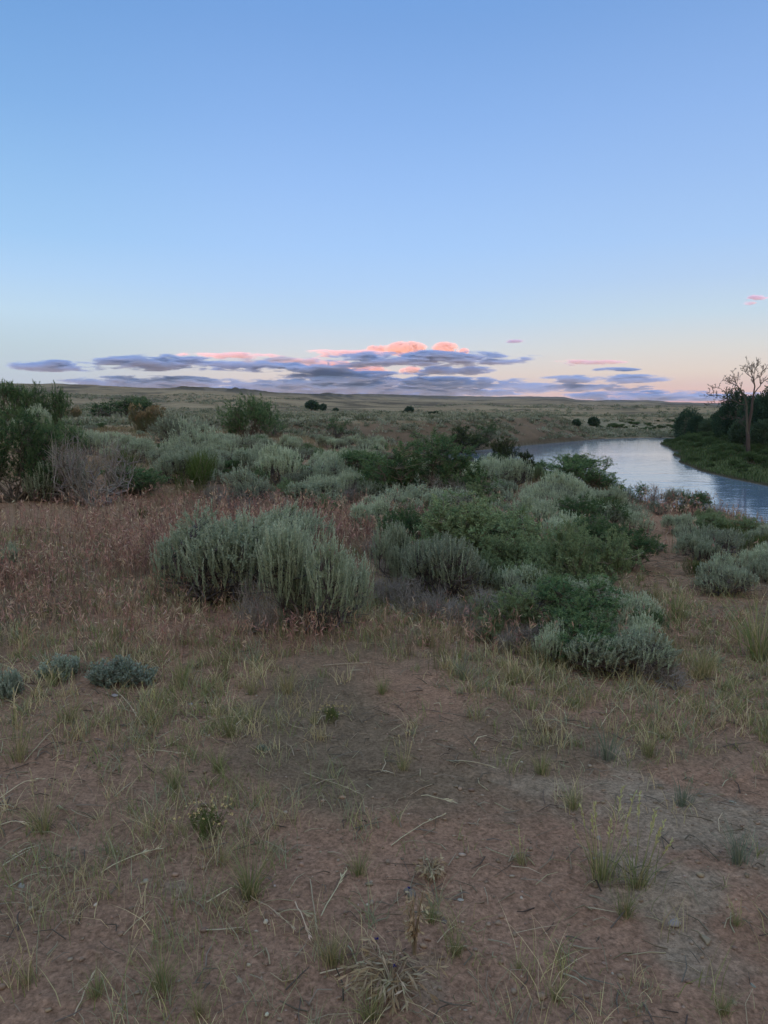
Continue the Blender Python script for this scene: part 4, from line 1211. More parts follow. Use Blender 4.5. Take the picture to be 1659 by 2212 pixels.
# ------------------------------------------------------------------ trees
def crown_tree(seed, H, R, bare, cols, leaf=.34, clusters=520, per=15, trunk_r=.22):
    rng = np.random.default_rng(seed)
    T, L = Acc(), Acc()
    lob = [(unit(np.array([rng.normal(), rng.normal(), rng.normal() * .7 + .2])), rng.uniform(-.3, 1)) for _ in range(9)]
    th = rng.uniform(0, 2 * PI, clusters); sz = rng.uniform(-.85, 1, clusters); c = np.sqrt(1 - sz ** 2)
    d = np.stack([np.cos(th) * c, np.sin(th) * c, sz], 1)
    k = lumpy(d, lob, .5) / 1.2
    rho = k * rng.uniform(.25, 1, clusters) ** .4
    hc = (H + bare) / 2; hh = (H - bare) / 2
    P = d * rho[:, None] * np.array([R, R, hh]) + np.array([0, 0, hc])
    # limbs
    n = 10
    tips = P[rng.choice(clusters, n)] * np.array([.75, .75, .92])
    t = np.linspace(0, 1, 6)[None, :, None]
    st = np.stack([np.zeros(n), np.zeros(n), rng.uniform(.15, .5, n) * H], 1)
    mid = (st + tips) / 2 + np.array([0, 0, .06 * H]) + rng.normal(0, .05 * H, (n, 3))
    B = (1 - t) ** 2 * st[:, None] + 2 * t * (1 - t) * mid[:, None] + t ** 2 * tips[:, None]
    tubes(T, B, trunk_r * .45 * (1 - .8 * np.linspace(0, 1, 6))[None] * np.ones((n, 1)), jit((.10, .085, .07), n, rng), 5)
    tk = np.array([[0, 0, -.3], [.06, .02, H * .2], [-.05, .05, H * .45], [.04, -.04, H * .72]])
    tubes(T, tk[None], np.array([[1.25, 1, .7, .3]]) * trunk_r, jit((.12, .10, .085), 1, rng), 8)
    cc = np.asarray(cols)
    col = np.repeat(cc[rng.integers(0, len(cc), clusters)], per, 0)
    off = rng.normal(0, 1, (clusters, per, 3)); off = unit(off) * rng.uniform(.1, 1, (clusters, per, 1)) ** .5
    pos = (P[:, None] + off * R * .17).reshape(-1, 3)
    dr = unit(off + d[:, None] * .8 + rng.normal(0, .5, off.shape)).reshape(-1, 3)
    m = clusters * per
    leaves(L, pos, dr, leaf * rng.uniform(.6, 1.3, m), leaf * .62 * rng.uniform(.7, 1.3, m), jit(col, m, rng, .22), rng)
    return T.mesh('tree_trunk', M_WOOD, True), L.mesh('tree_crown', M_TREE)


TREE_C = [(.050, .084, .056), (.060, .096, .058), (.044, .074, .052)]
TREE_L = [(.085, .125, .082), (.095, .135, .084), (.075, .112, .075)]


def build_trees():
    kinds = [crown_tree(300, 7.8, 3.3, .6, TREE_C), crown_tree(301, 7.0, 3.6, .4, TREE_C, clusters=620), crown_tree(302, 8.5, 3.0, .8, TREE_C), crown_tree(303, 6.0, 2.6, .3, TREE_L, clusters=420)]
    dims = [(6.6, 7.8), (7.2, 7.0), (6.0, 8.5), (5.2, 6.0)]
    T = [  # x, base, width, top, variant, distance, label
        (1481, 932, 44, 887, 0, 178, 'dark cottonwood at the left end of the tree row by the far bend'),
        (1506, 935, 34, 894, 1, 170, 'rounded cottonwood, second from the left end of the tree row'),
        (1527, 936, 30, 904, 3, 168, 'smallest and palest cottonwood of the tree row'),
        (1548, 935, 38, 890, 2, 172, 'blackish cottonwood between the pale small one and the tall trees'),
        (1569, 940, 46, 872, 1, 150, 'bushy cottonwood under the leftmost dead branches'),
        (1590, 948, 58, 848, 0, 136, 'tall cottonwood directly behind the leaning dead tree fork'),
        (1622, 950, 56, 851, 2, 128, 'cottonwood hidden behind the dead tree trunk'),
        (1646, 952, 60, 848, 1, 122, 'tall cottonwood at the right edge, just right of the dead tree'),
        (1676, 955, 66, 845, 0, 120, 'cottonwood cut by the right edge of the picture'),
        (1600, 955, 50, 905, 3, 121, 'low bushy young cottonwood left of the dead tree foot'),
        (1650, 965, 50, 905, 3, 112, 'low bushy young cottonwood right of the dead tree foot'),
        (1720, 955, 80, 850, 2, 118, 'cottonwood beyond the right edge beside the cut one'),
    ]
    for (px, pb, w, top, v, D, lab) in T:
        d = ray(px, pb); d = d / np.linalg.norm(d[:2])
        p = np.array([d[0], d[1], 0]) * D; p[2] = h1(p[0], p[1]) - .1
        dt = ray(px, top); dt = dt / np.linalg.norm(dt[:2])
        H = CAMZ + dt[2] * D - p[2]
        W = w / F_PX * D * d[1] ** 2 * 1.1
        o = thing('cottonwood_tree', lab, 'tree', p, px * 1.7, 'green trees on the inner bank', (W / dims[v][0] * 1.12, W / dims[v][0] * 1.12, H / dims[v][1]))
        obj('trunk', kinds[v][0], o); obj('crown', kinds[v][1], o)
    jk = [crown_tree(310, 4.0, 2.3, .15, TREE_C, leaf=.42, clusters=260, per=12), crown_tree(311, 3.6, 2.2, .1, TREE_C, leaf=.42, clusters=230, per=12)]
    J = [(673, 887, 27, 866, 0, 'round dark tree, the larger of the pair on the tan plateau left of centre'),
         (688, 888, 14, 875, 1, 'low dark tree in the middle of the little group on the tan plateau'),
         (698, 888, 15, 873, 1, 'upright dark tree, the right one of the group on the tan plateau'),
         (726, 890, 12, 881, 0, 'small faint bush right of the tree group on the tan plateau'),
         (884, 894, 19, 879, 0, 'round dark tree alone near the middle of the plateau'),
         (872, 894, 11, 888, 1, 'little bush touching the lone round tree near the middle'),
         (931, 897, 12, 889, 1, 'dark bush, left of the two side by side right of the lone round tree'),
         (941, 897, 14, 888, 0, 'dark bush, right of the two side by side right of the lone round tree'),
         (1281, 920, 21, 902, 0, 'round dark tree on the plateau edge above the river bend'),
         (1246, 920, 16, 906, 1, 'greyish small tree left of the round one above the river bend'),
         (1008, 898, 10, 893, 1, 'tiny bush far out on the plateau below the pole')]
    for (px, pb, w, top, v, lab) in J:
        p, d = gp(px, pb)
        s = w / F_PX * d / 4.4; hz = (pb - top) / F_PX * d / (4.0 if v == 0 else 3.6)
        p[2] -= .1
        o = thing('round_tree', lab, 'tree', p, px, 'lone trees on the plateau', (s, s, hz))
        obj('trunk', jk[v][0], o); obj('crown', jk[v][1], o)


def build_dead_tree():
    """bare silvery cottonwood, 13 m tall; limbs measured in metres from its foot (right, up) with depth added"""
    D = 109.0
    foot = ray(1618, 961); foot = foot / np.linalg.norm(foot[:2]) * D
    base = np.array([foot[0], foot[1], 0]); base[2] = h1(base[0], base[1]) - .1
    ca = math.cos(math.atan2(foot[0], foot[1]))
    sz = D * ca / F_PX * .5486 / 2.603 * 1.02; sc = sz * ca       # measured on the photo, in metres
    rng = np.random.default_rng(4)
    def pts(l, depth=0.0, k=1.0):
        a = np.array(l, float)
        x = (a[:, 0] - 1207) * sc; z = (1042 - a[:, 1]) * sz
        t = np.linspace(0, 1, len(a))
        y = depth * t ** 1.3
        return np.stack([x, y, z], 1)
    root = thing('dead_tree', 'tall bare dead tree with silvery forking branches on the grassy inner bank', 'dead tree', base, -math.atan2(base[0], base[1]))
    colr = (.075, .058, .052); cold = (.095, .078, .072)
    def resample(P, n=9):
        d = np.concatenate([[0], np.cumsum(np.linalg.norm(np.diff(P, axis=0), axis=1))]); s = np.linspace(0, d[-1], n)
        return np.stack([np.interp(s, d, P[:, i]) for i in range(3)], 1)
    def twigs(acc, P, R, n, L, level=0):
        k = len(P)
        for _ in range(n):
            t = rng.uniform(.25, 1); i = min(int(t * (k - 1)), k - 2); f = t * (k - 1) - i
            p = P[i] * (1 - f) + P[i + 1] * f
            dr = unit(P[i + 1] - P[i])
            side = unit(np.cross(dr, rng.normal(size=3)))
            dd = unit(dr * .75 + side * .75 + np.array([0, 0, .30]))
            l = L * rng.uniform(.5, 1.25) * (1.15 - .5 * t)
            m = 5
            q = [p]
            for j in range(m - 1):
                dd = unit(dd + rng.normal(0, .22, 3) + np.array([0, 0, .05])); q.append(q[-1] + dd * l / (m - 1))
            q = np.array(q); r0 = max(R[min(i, len(R) - 1)] * .5, .026)
            tubes(acc, q[None], np.linspace(r0, .014, m)[None], jit(cold, 1, rng, .2), 4)
            if level < 2:
                twigs(acc, q, np.linspace(r0, .012, m), 3 if level == 0 else 2, l * .55, level + 1)
    def limb(parent, name, l, depth, r0, r1, nt=6, L=1.1, col=cold):
        P = resample(pts(l, depth)); P[1:-1] += rng.normal(0, .04, (len(P) - 2, 3))
        R = np.linspace(r0, r1, len(P)) * .48
        acc = Acc(); tubes(acc, P[None], R[None], jit(col, 1, rng, .1), 7)
        if nt:
            twigs(acc, P, R, nt, L)
        o = obj(name, acc.mesh('dead_' + name, M_WOOD, True), parent)
        return o
    # trunk: flared foot, two stems
    limb(root, 'trunk', [(1207, 1046), (1203, 1010), (1196, 940), (1190, 880), (1186, 825), (1190, 760), (1197, 700), (1204, 600), (1214, 500), (1217, 465)], .3, .62, .28, 0, col=colr)
    A = [([(1188, 850), (1176, 790), (1166, 700), (1160, 600), (1150, 540), (1135, 495)], -.6, .36, .22, 3, 1.2),
         ([(1135, 495), (1108, 440), (1080, 412), (1045, 372), (1000, 350), (960, 330), (928, 300)], -1.2, .20, .05, 9, 1.3),
         ([(1060, 385), (1025, 330), (1000, 275), (990, 220)], -.4, .10, .03, 7, 1.0),
         ([(1150, 560), (1095, 560), (1050, 535), (1005, 515), (950, 497), (880, 465), (800, 462), (725, 485)], .9, .17, .03, 13, 1.3),
         ([(960, 500), (930, 435), (880, 402), (820, 378), (760, 370)], 1.4, .08, .025, 8, 1.0),
         ([(920, 545), (860, 548), (800, 545), (740, 562)], 1.0, .07, .02, 6, .9),
         ([(1217, 470), (1222, 420), (1215, 350), (1200, 305), (1165, 285), (1120, 235), (1088, 185)], -.8, .22, .03, 10, 1.2),
         ([(1203, 312), (1185, 250), (1160, 190), (1130, 142)], .5, .10, .025, 8, 1.1),
         ([(1208, 320), (1205, 250), (1228, 180), (1247, 108)], .9, .10, .025, 8, 1.1),
         ([(1218, 465), (1245, 420), (1275, 370), (1310, 325), (1362, 300), (1400, 285)], 1.1, .17, .03, 10, 1.2),
         ([(1280, 365), (1268, 300), (1300, 230), (1345, 165)], -.7, .10, .025, 9, 1.1),
         ([(1160, 700), (1130, 720), (1085, 690), (1030, 678), (970, 690), (920, 715)], -.9, .07, .02, 8, 1.0),
         ([(1178, 790), (1140, 770), (1110, 730), (1090, 690)], .8, .06, .02, 6, 1.0),
         ([(1195, 930), (1165, 930), (1150, 990), (1140, 1035)], -.4, .05, .02, 4, .6)]
    for a in A:
        limb(root, 'limb', *a)


def build_inner_bank():
    rg = np.random.default_rng(31)
    # willows of the low bank
    k = 0; P = []
    tries = 0
    while k < 150 and tries < 14000:
        tries += 1
        x, y = rg.uniform(33, 80), rg.uniform(48, 150)
        dl, dr, w, ins = bank(np.array([x]), np.array([y]))
        if ins[0] or dr[0] > dl[0] or dr[0] < 1.3 or dr[0] > 30:
            continue
        if abs(math.atan2(x, y)) > .55:
            continue
        s = rg.uniform(.55, 1.15) * (.62 if dr[0] < 4 else 1)
        if any((x - a) ** 2 + (y - b) ** 2 < (1.25 * (s + r)) ** 2 * .55 for a, b, r in P):
            continue
        if abs(x - 54.5) < 3 and 96 < y < 112:
            s *= .45
        P.append((x, y, s)); k += 1
        place('willow_shrub', 'willow', k, (x, y, h1(x, y) - .05), (s, s, s * rg.uniform(.6, .95)),
              'green willow bush of the thicket on the low bank across the river', 'shrub', 'willow thicket across the river')
    # reeds and grass under them
    acc = Acc()
    n = 70000
    x = rg.uniform(32, 95, n); y = rg.uniform(45, 160, n)
    dl, dr, w, ins = bank(x, y)
    m = (~ins) & (dr < dl) & (dr > .15) & (dr < 34) & (np.arctan2(x, y) < .56)
    x, y, dr = x[m], y[m], dr[m]; n = len(x)
    base = np.stack([x, y, height(x, y, False) - .03], 1)
    H = rg.uniform(.25, .65, n) * (.6 + .6 * np.clip(.5 + fbm(x / 5, y / 5, 120, 3), 0, 1)); a = rg.uniform(0, 2 * PI, n)
    lean = np.stack([np.cos(a), np.sin(a)], 1) * rg.uniform(.1, .5, n)[:, None]
    pal = np.array([(.065, .098, .040), (.08, .11, .048), (.055, .085, .042), (.10, .115, .062)])
    blades(acc, base, H, lean, rg.uniform(.05, .11, n), jit(pal[rg.integers(0, 4, n)], n, rg, .25), rg)
    obj('riverside_grass', acc.mesh('riverside_grass', M_GRASS), kind='stuff', label='tall green grass and reeds along the low bank across the river')
    # green growth on the low terrace beyond the bend
    k = 0; tries = 0
    while k < 40 and tries < 4000:
        tries += 1
        px, py = rg.uniform(1290, 1475), rg.uniform(908, 934)
        p, d = gp(px, py)
        dl, dr, w, ins = bank(p[:1], p[1:2])
        if ins[0] or dl[0] < 3 or d > 330:
            continue
        s = rg.uniform(.45, .9); k += 1
        place('willow_shrub', 'willow', k, (p[0], p[1], p[2] - .1), (s * 1.2, s * 1.2, s * .7), 'low grey green shrub on the terrace beyond the river bend', 'shrub', 'shrubs beyond the river bend')


def build_poles():
    for (px, pb, pt, lab) in [(437, 868, 846, 'thin pale pole on the left hillside, the tallest pole in view'), (595, 866, 856, 'faint pole far out on the hillside right of the round greasewood'),
                              (1012, 900, 887, 'thin grey pole on the plateau near the middle'), (1295, 908, 900, 'short faint pole above the river bend'), (1411, 915, 905, 'thin pole near the dark tree row'),
                              (1398, 936, 925, 'stubby pale post at the far water edge')]:
        p, d = gp(px, pb)
        h = (pb - pt) / F_PX * d; r = max(.09, d * .00028)
        acc = Acc()
        tubes(acc, np.array([[[0, 0, -.3], [0, 0, h * .5], [0.02, 0, h]]]), np.array([[r, r * .9, r * .75]]), (.42, .37, .32), 8)
        acc.add([[-r, -r, h], [r, -r, h], [r, r, h], [-r, r, h]], [[0, 1, 2, 3]], (.42, .37, .32))
        o = obj('wooden_pole', acc.mesh('wooden_pole', M_WOOD), label=lab, category='pole', group='poles out on the range')
        o.location = tuple(p)


# ------------------------------------------------------------------ single foreground plants
def tuft_mesh(seed, n, H, sp, pal, spread_l=.8, w=.0026, seeds=0, seedcol=(.42, .36, .22)):
    rng = np.random.default_rng(seed)
    acc = Acc()
    a = rng.uniform(0, 2 * PI, n); rr = np.abs(rng.normal(0, sp, n))
    base = np.stack([np.cos(a) * rr, np.sin(a) * rr, np.full(n, -.004)], 1)
    a2 = a + rng.normal(0, .7, n); ln = np.abs(rng.normal(0, spread_l * .6, n)) + .08
    lean = np.stack([np.cos(a2), np.sin(a2)], 1) * ln[:, None]
    pal = np.asarray(pal)
    blades(acc, base, H * rng.uniform(.45, 1.1, n), lean, w, jit(pal[rng.integers(0, len(pal), n)], n, rng, .2), rng)
    me = acc.mesh('tuft_blades', M_GRASS)
    ms = None
    if seeds:
        acc = Acc(); m = seeds
        a = rng.uniform(0, 2 * PI, m); L = H * rng.uniform(1.2, 2.1, m); ln = rng.uniform(.05, .45, m)
        b = np.stack([np.cos(a) * sp * .6, np.sin(a) * sp * .6, np.zeros(m)], 1)
        d = np.stack([np.cos(a) * ln, np.sin(a) * ln, np.ones(m)], 1)
        t = np.linspace(0, 1, 5)[None, :, None]
        P = b[:, None] + d[:, None] * L[:, None, None] * t + np.stack([np.cos(a), np.sin(a), -.4 * np.ones(m)], 1)[:, None] * (L * .10 * ln)[:, None, None] * t ** 2
        tubes(acc, P, np.tile([[.0012, .0011, .001, .0009, .0006]], (m, 1)), jit(seedcol, m, rng, .15), 3)
        for j in range(16):
            f = .72 + .28 * j / 16
            i = min(int(f * 4), 3); g = f * 4 - i
            p = P[:, i] * (1 - g) + P[:, i + 1] * g
            leaves(acc, p, unit(d + rng.normal(0, .28, (m, 3))), L * .045 + .006, .0045, jit(np.asarray(seedcol) * 1.1, m, rng, .15), rng)
        ms = acc.mesh('tuft_seed_stalks', M_GRASS)
    return me, ms


GR = [(.165, .195, .080), (.20, .22, .10), (.24, .235, .13), (.36, .30, .18)]
BL = [(.18, .205, .165), (.16, .19, .145), (.22, .225, .17)]
ST = [(.40, .33, .20), (.33, .27, .16), (.26, .235, .13), (.20, .205, .10)]


def build_tufts():
    lib_t = {'green': [tuft_mesh(400 + i, 95, .17, .022, GR, .9) for i in range(3)],
             'blue': [tuft_mesh(410 + i, 80, .17, .022, BL, .7) for i in range(2)],
             'straw': [tuft_mesh(420 + i, 120, .22, .03, ST, .8) for i in range(2)],
             'seeded': [tuft_mesh(430 + i, 70, .14, .03, GR, 1.0, seeds=7, seedcol=(.40, .385, .20)) for i in range(3)],
             'strawseed': [tuft_mesh(440 + i, 90, .20, .035, ST + GR[:2], 1.0, seeds=6, seedcol=(.50, .42, .27)) for i in range(2)]}
    size = {'green': .17, 'blue': .17, 'straw': .22, 'seeded': .26, 'strawseed': .36}
    T = [(925, 1398, 1342, 'straw', 'bristly straw coloured bunchgrass under the dark hollow sagebrush'),
         (620, 1498, 1432, 'straw', 'upright olive bunchgrass below the right half of the big clump'),
         (543, 1500, 1430, 'strawseed', 'loose bunchgrass with pale stalks left of the upright olive one'),
         (395, 1478, 1405, 'green', 'grey green bunchgrass fountain below the red cheatgrass'),
         (245, 1390, 1335, 'straw', 'yellow green bunchgrass in the reddish cheatgrass'),
         (825, 1498, 1458, 'green', 'short bunchgrass on bare soil in the centre'),
         (495, 1590, 1530, 'green', 'bunchgrass with a fallen straw across it'),
         (375, 1705, 1640, 'green', 'spreading bunchgrass above the yellow flowered plant'),
         (470, 1665, 1612, 'green', 'tight upright bunchgrass on bare soil left of centre'),
         (95, 1795, 1650, 'strawseed', 'largest bunchgrass at the left edge with long pale stalks'),
         (40, 1640, 1500, 'strawseed', 'thin bunchgrass with tall seed stalks at the upper left of the soil'),
         (150, 1560, 1440, 'strawseed', 'thin stalked bunchgrass below the small silver sages'),
         (330, 1560, 1480, 'seeded', 'seeded bunchgrass between the silver sages and the olive bunchgrass'),
         (540, 1930, 1820, 'green', 'broad green bunchgrass left of the dark bare patch'),
         (775, 1885, 1825, 'green', 'bunchgrass in the middle of the foreground'),
         (715, 2085, 1985, 'straw', 'bunchgrass tangled with long bleached stalks near the bottom'),
         (350, 2135, 2030, 'green', 'tall green bunchgrass near the bottom left of centre'),
         (210, 2150, 2080, 'green', 'wide low bunchgrass at the bottom left'),
         (60, 2120, 2040, 'strawseed', 'bunchgrass with dry curled heads at the bottom left corner'),
         (800, 2205, 2120, 'green', 'bright green bunchgrass at the bottom edge beside the dried weed'),
         (430, 2200, 2140, 'straw', 'pale bunchgrass at the bottom edge left of centre'),
         (1125, 1868, 1800, 'seeded', 'bunchgrass with pale green seed spikes right of the brown dead clump'),
         (1300, 1905, 1715, 'seeded', 'bunchgrass holding the tallest pale green seed spikes at the right'),
         (1372, 1925, 1740, 'seeded', 'seed spiked bunchgrass just right of the tallest one'),
         (1350, 1985, 1915, 'green', 'vivid green bunchgrass beside the pale crusted soil'),
         (1238, 1745, 1690, 'green', 'round green bunchgrass below the centre right clump'),
         (1170, 1668, 1612, 'green', 'leaning green bunchgrass right of the bare pink soil'),
         (1475, 1740, 1675, 'blue', 'blue green bunchgrass near the trail'),
         (1595, 1880, 1790, 'blue', 'tall blue green bunchgrass at the right edge'),
         (1310, 1640, 1560, 'blue', 'blue green bunchgrass below the broad leaved sagebrush'),
         (1400, 1635, 1580, 'green', 'fan shaped green bunchgrass under the heap of dead twigs'),
         (930, 1990, 1935, 'green', 'green bunchgrass beside the dried curly weed'),
         (985, 2060, 2000, 'green', 'small green bunchgrass on bare soil right of the dried curly weed'),
         (1120, 2095, 2040, 'seeded', 'low seeded bunchgrass on the reddish soil at the lower right'),
         (1200, 2160, 2060, 'seeded', 'wide seeded bunchgrass at the bottom right of centre'),
         (1590, 2010, 1950, 'seeded', 'bunchgrass with seed stalks at the lower right edge'),
         (1560, 2200, 2140, 'green', 'green bunchgrass in the bottom right corner'),
         (1100, 1480, 1420, 'straw', 'dry bunchgrass in front of the shaded sagebrush'),
         (1000, 1470, 1420, 'blue', 'grey bunchgrass right of the bristly straw coloured one'),
         (1460, 1335, 1260, 'green', 'bunchgrass against the left side of the sagebrush cushion'),
         (1640, 1430, 1285, 'green', 'tallest green bunchgrass at the right edge below the cushion'),
         (1520, 1470, 1400, 'straw', 'dry bunchgrass right of the trail below the cushion'),
         (1420, 1420, 1350, 'straw', 'straw bunchgrass on the trail edge beside the low greasewood'),
         (680, 1560, 1500, 'strawseed', 'stalky bunchgrass with small yellowish blooms in the centre'),
         (870, 1660, 1570, 'strawseed', 'bunchgrass with one tall rusty stalk right of centre')]
    for i, (px, pb, top, kd, lab) in enumerate(T):
        p, d = gp(px, pb)
        h = (pb - top) / F_PX * depth_of(px, pb, d)[0] * 1.08
        s = h / size[kd]
        me, ms = lib_t[kd][i % len(lib_t[kd])]
        p[2] = float(zat(p[:1], p[1:2])[0])
        o = thing('bunchgrass', lab, 'grass tuft', p, i * 1.3, 'bunchgrass tufts of the foreground', (s, s, s))
        obj('blades', me, o)
        if ms:
            obj('seed_stalks', ms, o)


def build_details():
    rng = np.random.default_rng(61)
    # yellow flowered herb
    for (px, pb, top, lab) in [(445, 1800, 1725, 'small leafy herb with straw yellow flowers left of centre'), (715, 1560, 1515, 'small herb with yellowish blooms in front of the big clump')]:
        p, d = gp(px, pb); h = (pb - top) / F_PX * d
        S = [dict(n=46, len=(.06, .11), shell=(.7, 1.05), out=.6, up=.9, rand=.25, leaves=16, ll=.016, lw=.005, ang=.7, col=[(.11, .14, .05), (.13, .15, .06)], zmin=.1, start=.1, stem=.0012)]
        W, L = shrub(int(px), .13, .11, .15, 10, S, wood=(.2, .18, .1), main_r=.002, twig_r=.001)
        fl = Acc(); n = 34
        a = rng.uniform(0, 2 * PI, n); r = rng.uniform(.02, .13, n)
        c = np.stack([np.cos(a) * r, np.sin(a) * r, .15 - r * .35 + rng.uniform(-.01, .015, n)], 1)
        for _ in range(7):
            leaves(fl, c, unit(rng.normal(size=(n, 3)) + np.array([0, 0, .7])), .009, .006, jit((.50, .40, .22), n, rng, .2), rng)
        s = h / .165
        p[2] = float(zat(p[:1], p[1:2])[0])
        o = thing('flowering_herb', lab, 'flower', p, 0, None, (s, s, s))
        obj('stems', W.mesh('herb_stems', M_WOOD), o); obj('leaves', L.mesh('herb_leaves', M_GRASS), o); obj('flowers', fl.mesh('herb_flowers', M_GRASS), o)
    # dried curled weeds
    for (px, pb, w, hh, nsh, lab) in [(895, 2065, 50, 150, 26, 'tall dried tan weed with curled leaves right of the bottom centre'), (845, 2140, 150, 60, 46, 'sprawling dried tan weed with limp curled leaves at the bottom centre'),
                                      (929, 1890, 55, 28, 40, 'low brown clump of dried leaves on the reddish soil'), (1185, 1580, 24, 22, 26, 'tiny pale dried rosette below the shaded sagebrush')]:
        p, d = gp(px, pb); wm = w / F_PX * d; hm = hh / F_PX * d
        acc = Acc()
        a = rng.uniform(0, 2 * PI, nsh); t = np.linspace(0, 1, 6)[None, :, None]
        L = rng.uniform(.5, 1, nsh)
        hor = np.stack([np.cos(a), np.sin(a), np.zeros(nsh)], 1) * (wm * .55 * L)[:, None]
        P = hor[:, None] * t ** 1.2 + np.array([0, 0, 1]) * (hm * L * rng.uniform(.5, 1.1, nsh))[:, None, None] * np.sin(t * PI * .62)
        P = P + rng.normal(0, wm * .02, P.shape)
        pal = np.array([(.36, .27, .185), (.30, .22, .155), (.42, .33, .235)])
        tubes(acc, P, np.tile(np.array([[.0022, .002, .0017, .0014, .001, .0006]]), (nsh, 1)), jit(pal[rng.integers(0, 3, nsh)], nsh, rng), 4)
        for j in range(2, 6):
            for _ in range(2):
                leaves(acc, P[:, j], unit(hor + rng.normal(0, wm * .3, (nsh, 3)) - np.array([0, 0, wm * .25])), wm * .13 + .008, .007, jit(pal[rng.integers(0, 3, nsh)], nsh, rng), rng)
        p[2] = float(zat(p[:1], p[1:2])[0])
        o = obj('dried_weed', acc.mesh('dried_weed', M_GRASS), label=lab, category='dead plant', group='dried weeds')
        o.location = tuple(p)
    # little violet flowers
    for (px, pb, lab) in [(882, 1942, 'tiny violet flower beside the flat grey clod'), (812, 2060, 'tiny violet flower above the sprawling dried weed'), (850, 2120, 'tiny violet flower half hidden in the sprawling dried weed')]:
        p, d = gp(px, pb)
        acc = Acc(); tubes(acc, np.array([[[0, 0, 0], [.002, .001, .02], [.001, 0, .045]]]), np.array([[.0012, .001, .0008]]), (.12, .15, .07), 4)
        pt = Acc()
        leaves(pt, np.tile([[.001, 0, .045]], (9, 1)), unit(rng.normal(size=(9, 3)) + np.array([0, 0, .8])), 0.009, .005, jit((.035, .03, .20), 9, rng), rng)
        p[2] = float(zat(p[:1], p[1:2])[0])
        o = thing('violet_flower', lab, 'flower', p, 0, 'tiny violet flowers')
        obj('stem', acc.mesh('violet_stem', M_GRASS), o); obj('petals', pt.mesh('violet_petals', M_GRASS), o)
    # stones
    im = ico_mesh('tmp', 3); iv = np.array([v.co[:] for v in im.vertices]); jf = np.array([q.vertices[:] for q in im.polygons]); bpy.data.meshes.remove(im)
    for i, (px, pb, w, col, lab) in enumerate([
            (995, 1944, 13, (.46, .42, .38), 'small white stone on the red soil right of the flat grey clod'), (1457, 1998, 30, (.42, .36, .31), 'pale grey slab of stone on the crusted soil at the lower right'),
            (1524, 2040, 28, (.36, .27, .21), 'tan angular rock at the lower right'), (1305, 2086, 12, (.42, .26, .20), 'small pinkish stone on the pale crusted soil'),
            (1284, 1858, 9, (.44, .41, .37), 'tiny white stone under the seed spikes'), (1295, 1813, 15, (.40, .30, .26), 'pink brown stone behind the seed spikes'),
            (45, 1912, 18, (.40, .365, .33), 'whitish stone at the left edge'), (517, 2117, 17, (.36, .31, .25), 'rounded grey tan stone near the bottom left of centre'),
            (412, 1519, 13, (.42, .39, .36), 'pale stone below the big clump'), (885, 1930, 38, (.27, .215, .18), 'flat grey clod of dried mud right of centre'),
            (1583, 1735, 14, (.45, .38, .33), 'light stone near the right edge'), (1232, 2045, 9, (.44, .30, .24), 'small salmon pebble at the lower right'),
            (960, 1990, 14, (.25, .20, .17), 'dark brown stone near the dried curly weed'), (1625, 2135, 12, (.38, .35, .31), 'grey white stone at the lower right edge'), (250, 1508, 20, (.40, .37, .36), 'flat bleached stone by the small silver sages')]):
        p, d = gp(px, pb); s = w / F_PX * d / 2
        r2 = np.random.default_rng(700 + i)
        V = iv.copy()
        for _ in range(7):
            nrm = unit(r2.normal(size=3)); dd = V @ nrm; cut = r2.uniform(.45, .8)
            V -= np.clip(dd - cut, 0, None)[:, None] * nrm[None] * .92
        V = V * np.array([1, r2.uniform(.6, .9), r2.uniform(.35, .55)]) * s
        acc = Acc(); acc.add(V, jf, jit(np.array(col) * .62, 1, r2, .05)[0])
        o = obj('stone', acc.mesh('stone', M_WOOD), label=lab, category='stone', group='loose stones of the foreground')
        p[2] = float(zat(p[:1], p[1:2])[0]) + s * .12
        o.location = tuple(p); o.rotation_euler = (0, 0, i * .9)
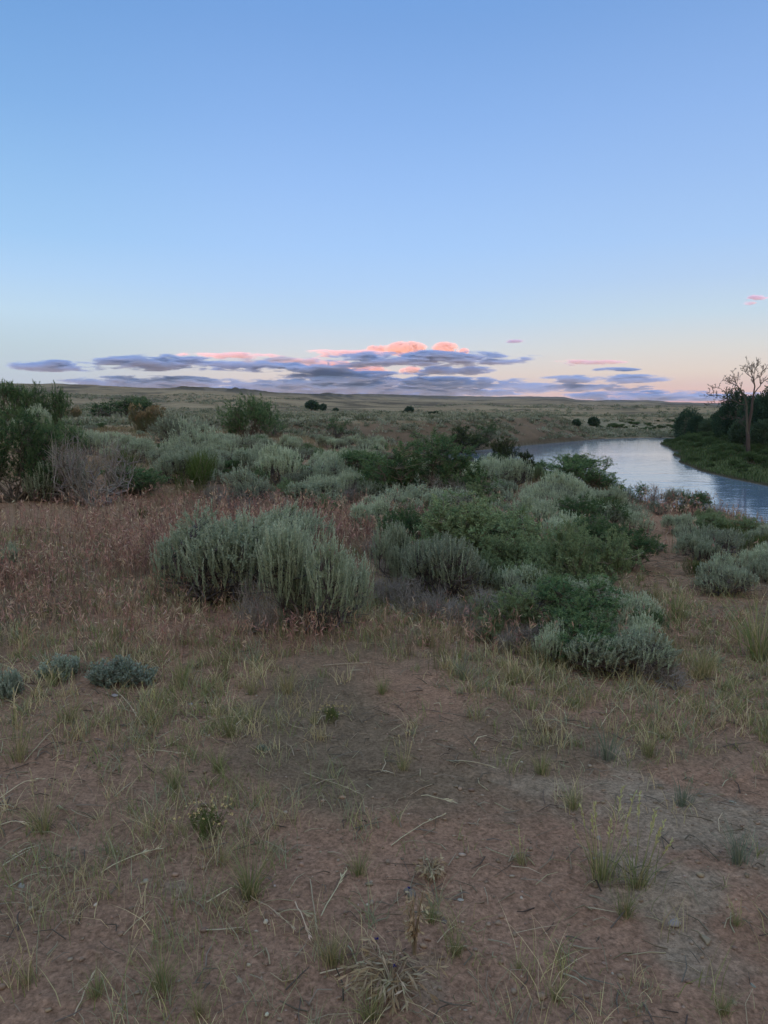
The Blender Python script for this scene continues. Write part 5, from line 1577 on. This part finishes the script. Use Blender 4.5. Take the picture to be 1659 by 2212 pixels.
    # long fallen stalks
    S = [(0, 1728, 92, 1683), (50, 1646, 168, 1538), (245, 1490, 310, 1573), (220, 1883, 350, 1833), (505, 1906, 630, 2021), (605, 1973, 670, 1983), (695, 1981, 747, 1888), (300, 1616, 400, 1631),
         (430, 1563, 545, 1553), (660, 1671, 785, 1728), (909, 1723, 980, 1743), (845, 1826, 955, 1766), (980, 1646, 1070, 1671), (1295, 1576, 1330, 1541), (1160, 1558, 1260, 1583), (690, 2105, 800, 2092),
         (640, 1950, 672, 2040), (668, 1900, 680, 2030), (0, 1785, 60, 1782), (10, 1375, 80, 1362), (700, 1440, 790, 1436), (160, 2190, 200, 2120), (725, 2110, 860, 2085)]
    for (x0, y0, x1, y1) in S:
        a, d = gp(x0, y0); b, _ = gp(x1, y1)
        t = np.linspace(0, 1, 6)[:, None]
        P = a + (b - a) * t
        P[:, :2] += np.cumsum(rng.normal(0, .0022, (6, 2)), 0)
        P[:, 2] = zat(P[:, 0], P[:, 1]) + .006 + np.sin(t[:, 0] * PI) * rng.uniform(0, .02) + .03 * t[:, 0] * rng.uniform(0, 1)
        acc = Acc(); c0 = P.mean(0).copy(); Q = P - c0
        col = jit((.50, .43, .31), 1, rng, .2)
        tubes(acc, Q[None], np.array([[.0022, .0022, .002, .0018, .0015, .001]]), col, 4)
        n = 14
        i0 = rng.uniform(3.2, 5, n); ii = np.minimum(i0.astype(int), 4); f = (i0 - ii)[:, None]
        leaves(acc, Q[ii] * (1 - f) + Q[ii + 1] * f, unit(unit(Q[5] - Q[3]) + rng.normal(0, .18, (n, 3))), .03, .004, jit(col[0], n, rng, .15), rng)
        o = obj('straw_stalk', acc.mesh('straw_stalk', M_GRASS), label='long pale fallen straw stalk lying on the bare foreground soil', category='straw', group='fallen straw stalks')
        o.location = tuple(c0)

build_camera()
build_world()
build_ground()
build_water()
build_clouds()
build_haze(2.6e-5)
build_lib()
build_hero()
build_zones()
build_far_brush()
build_grass()
build_trees()
build_dead_tree()
build_inner_bank()
build_poles()
build_tufts()
build_details()
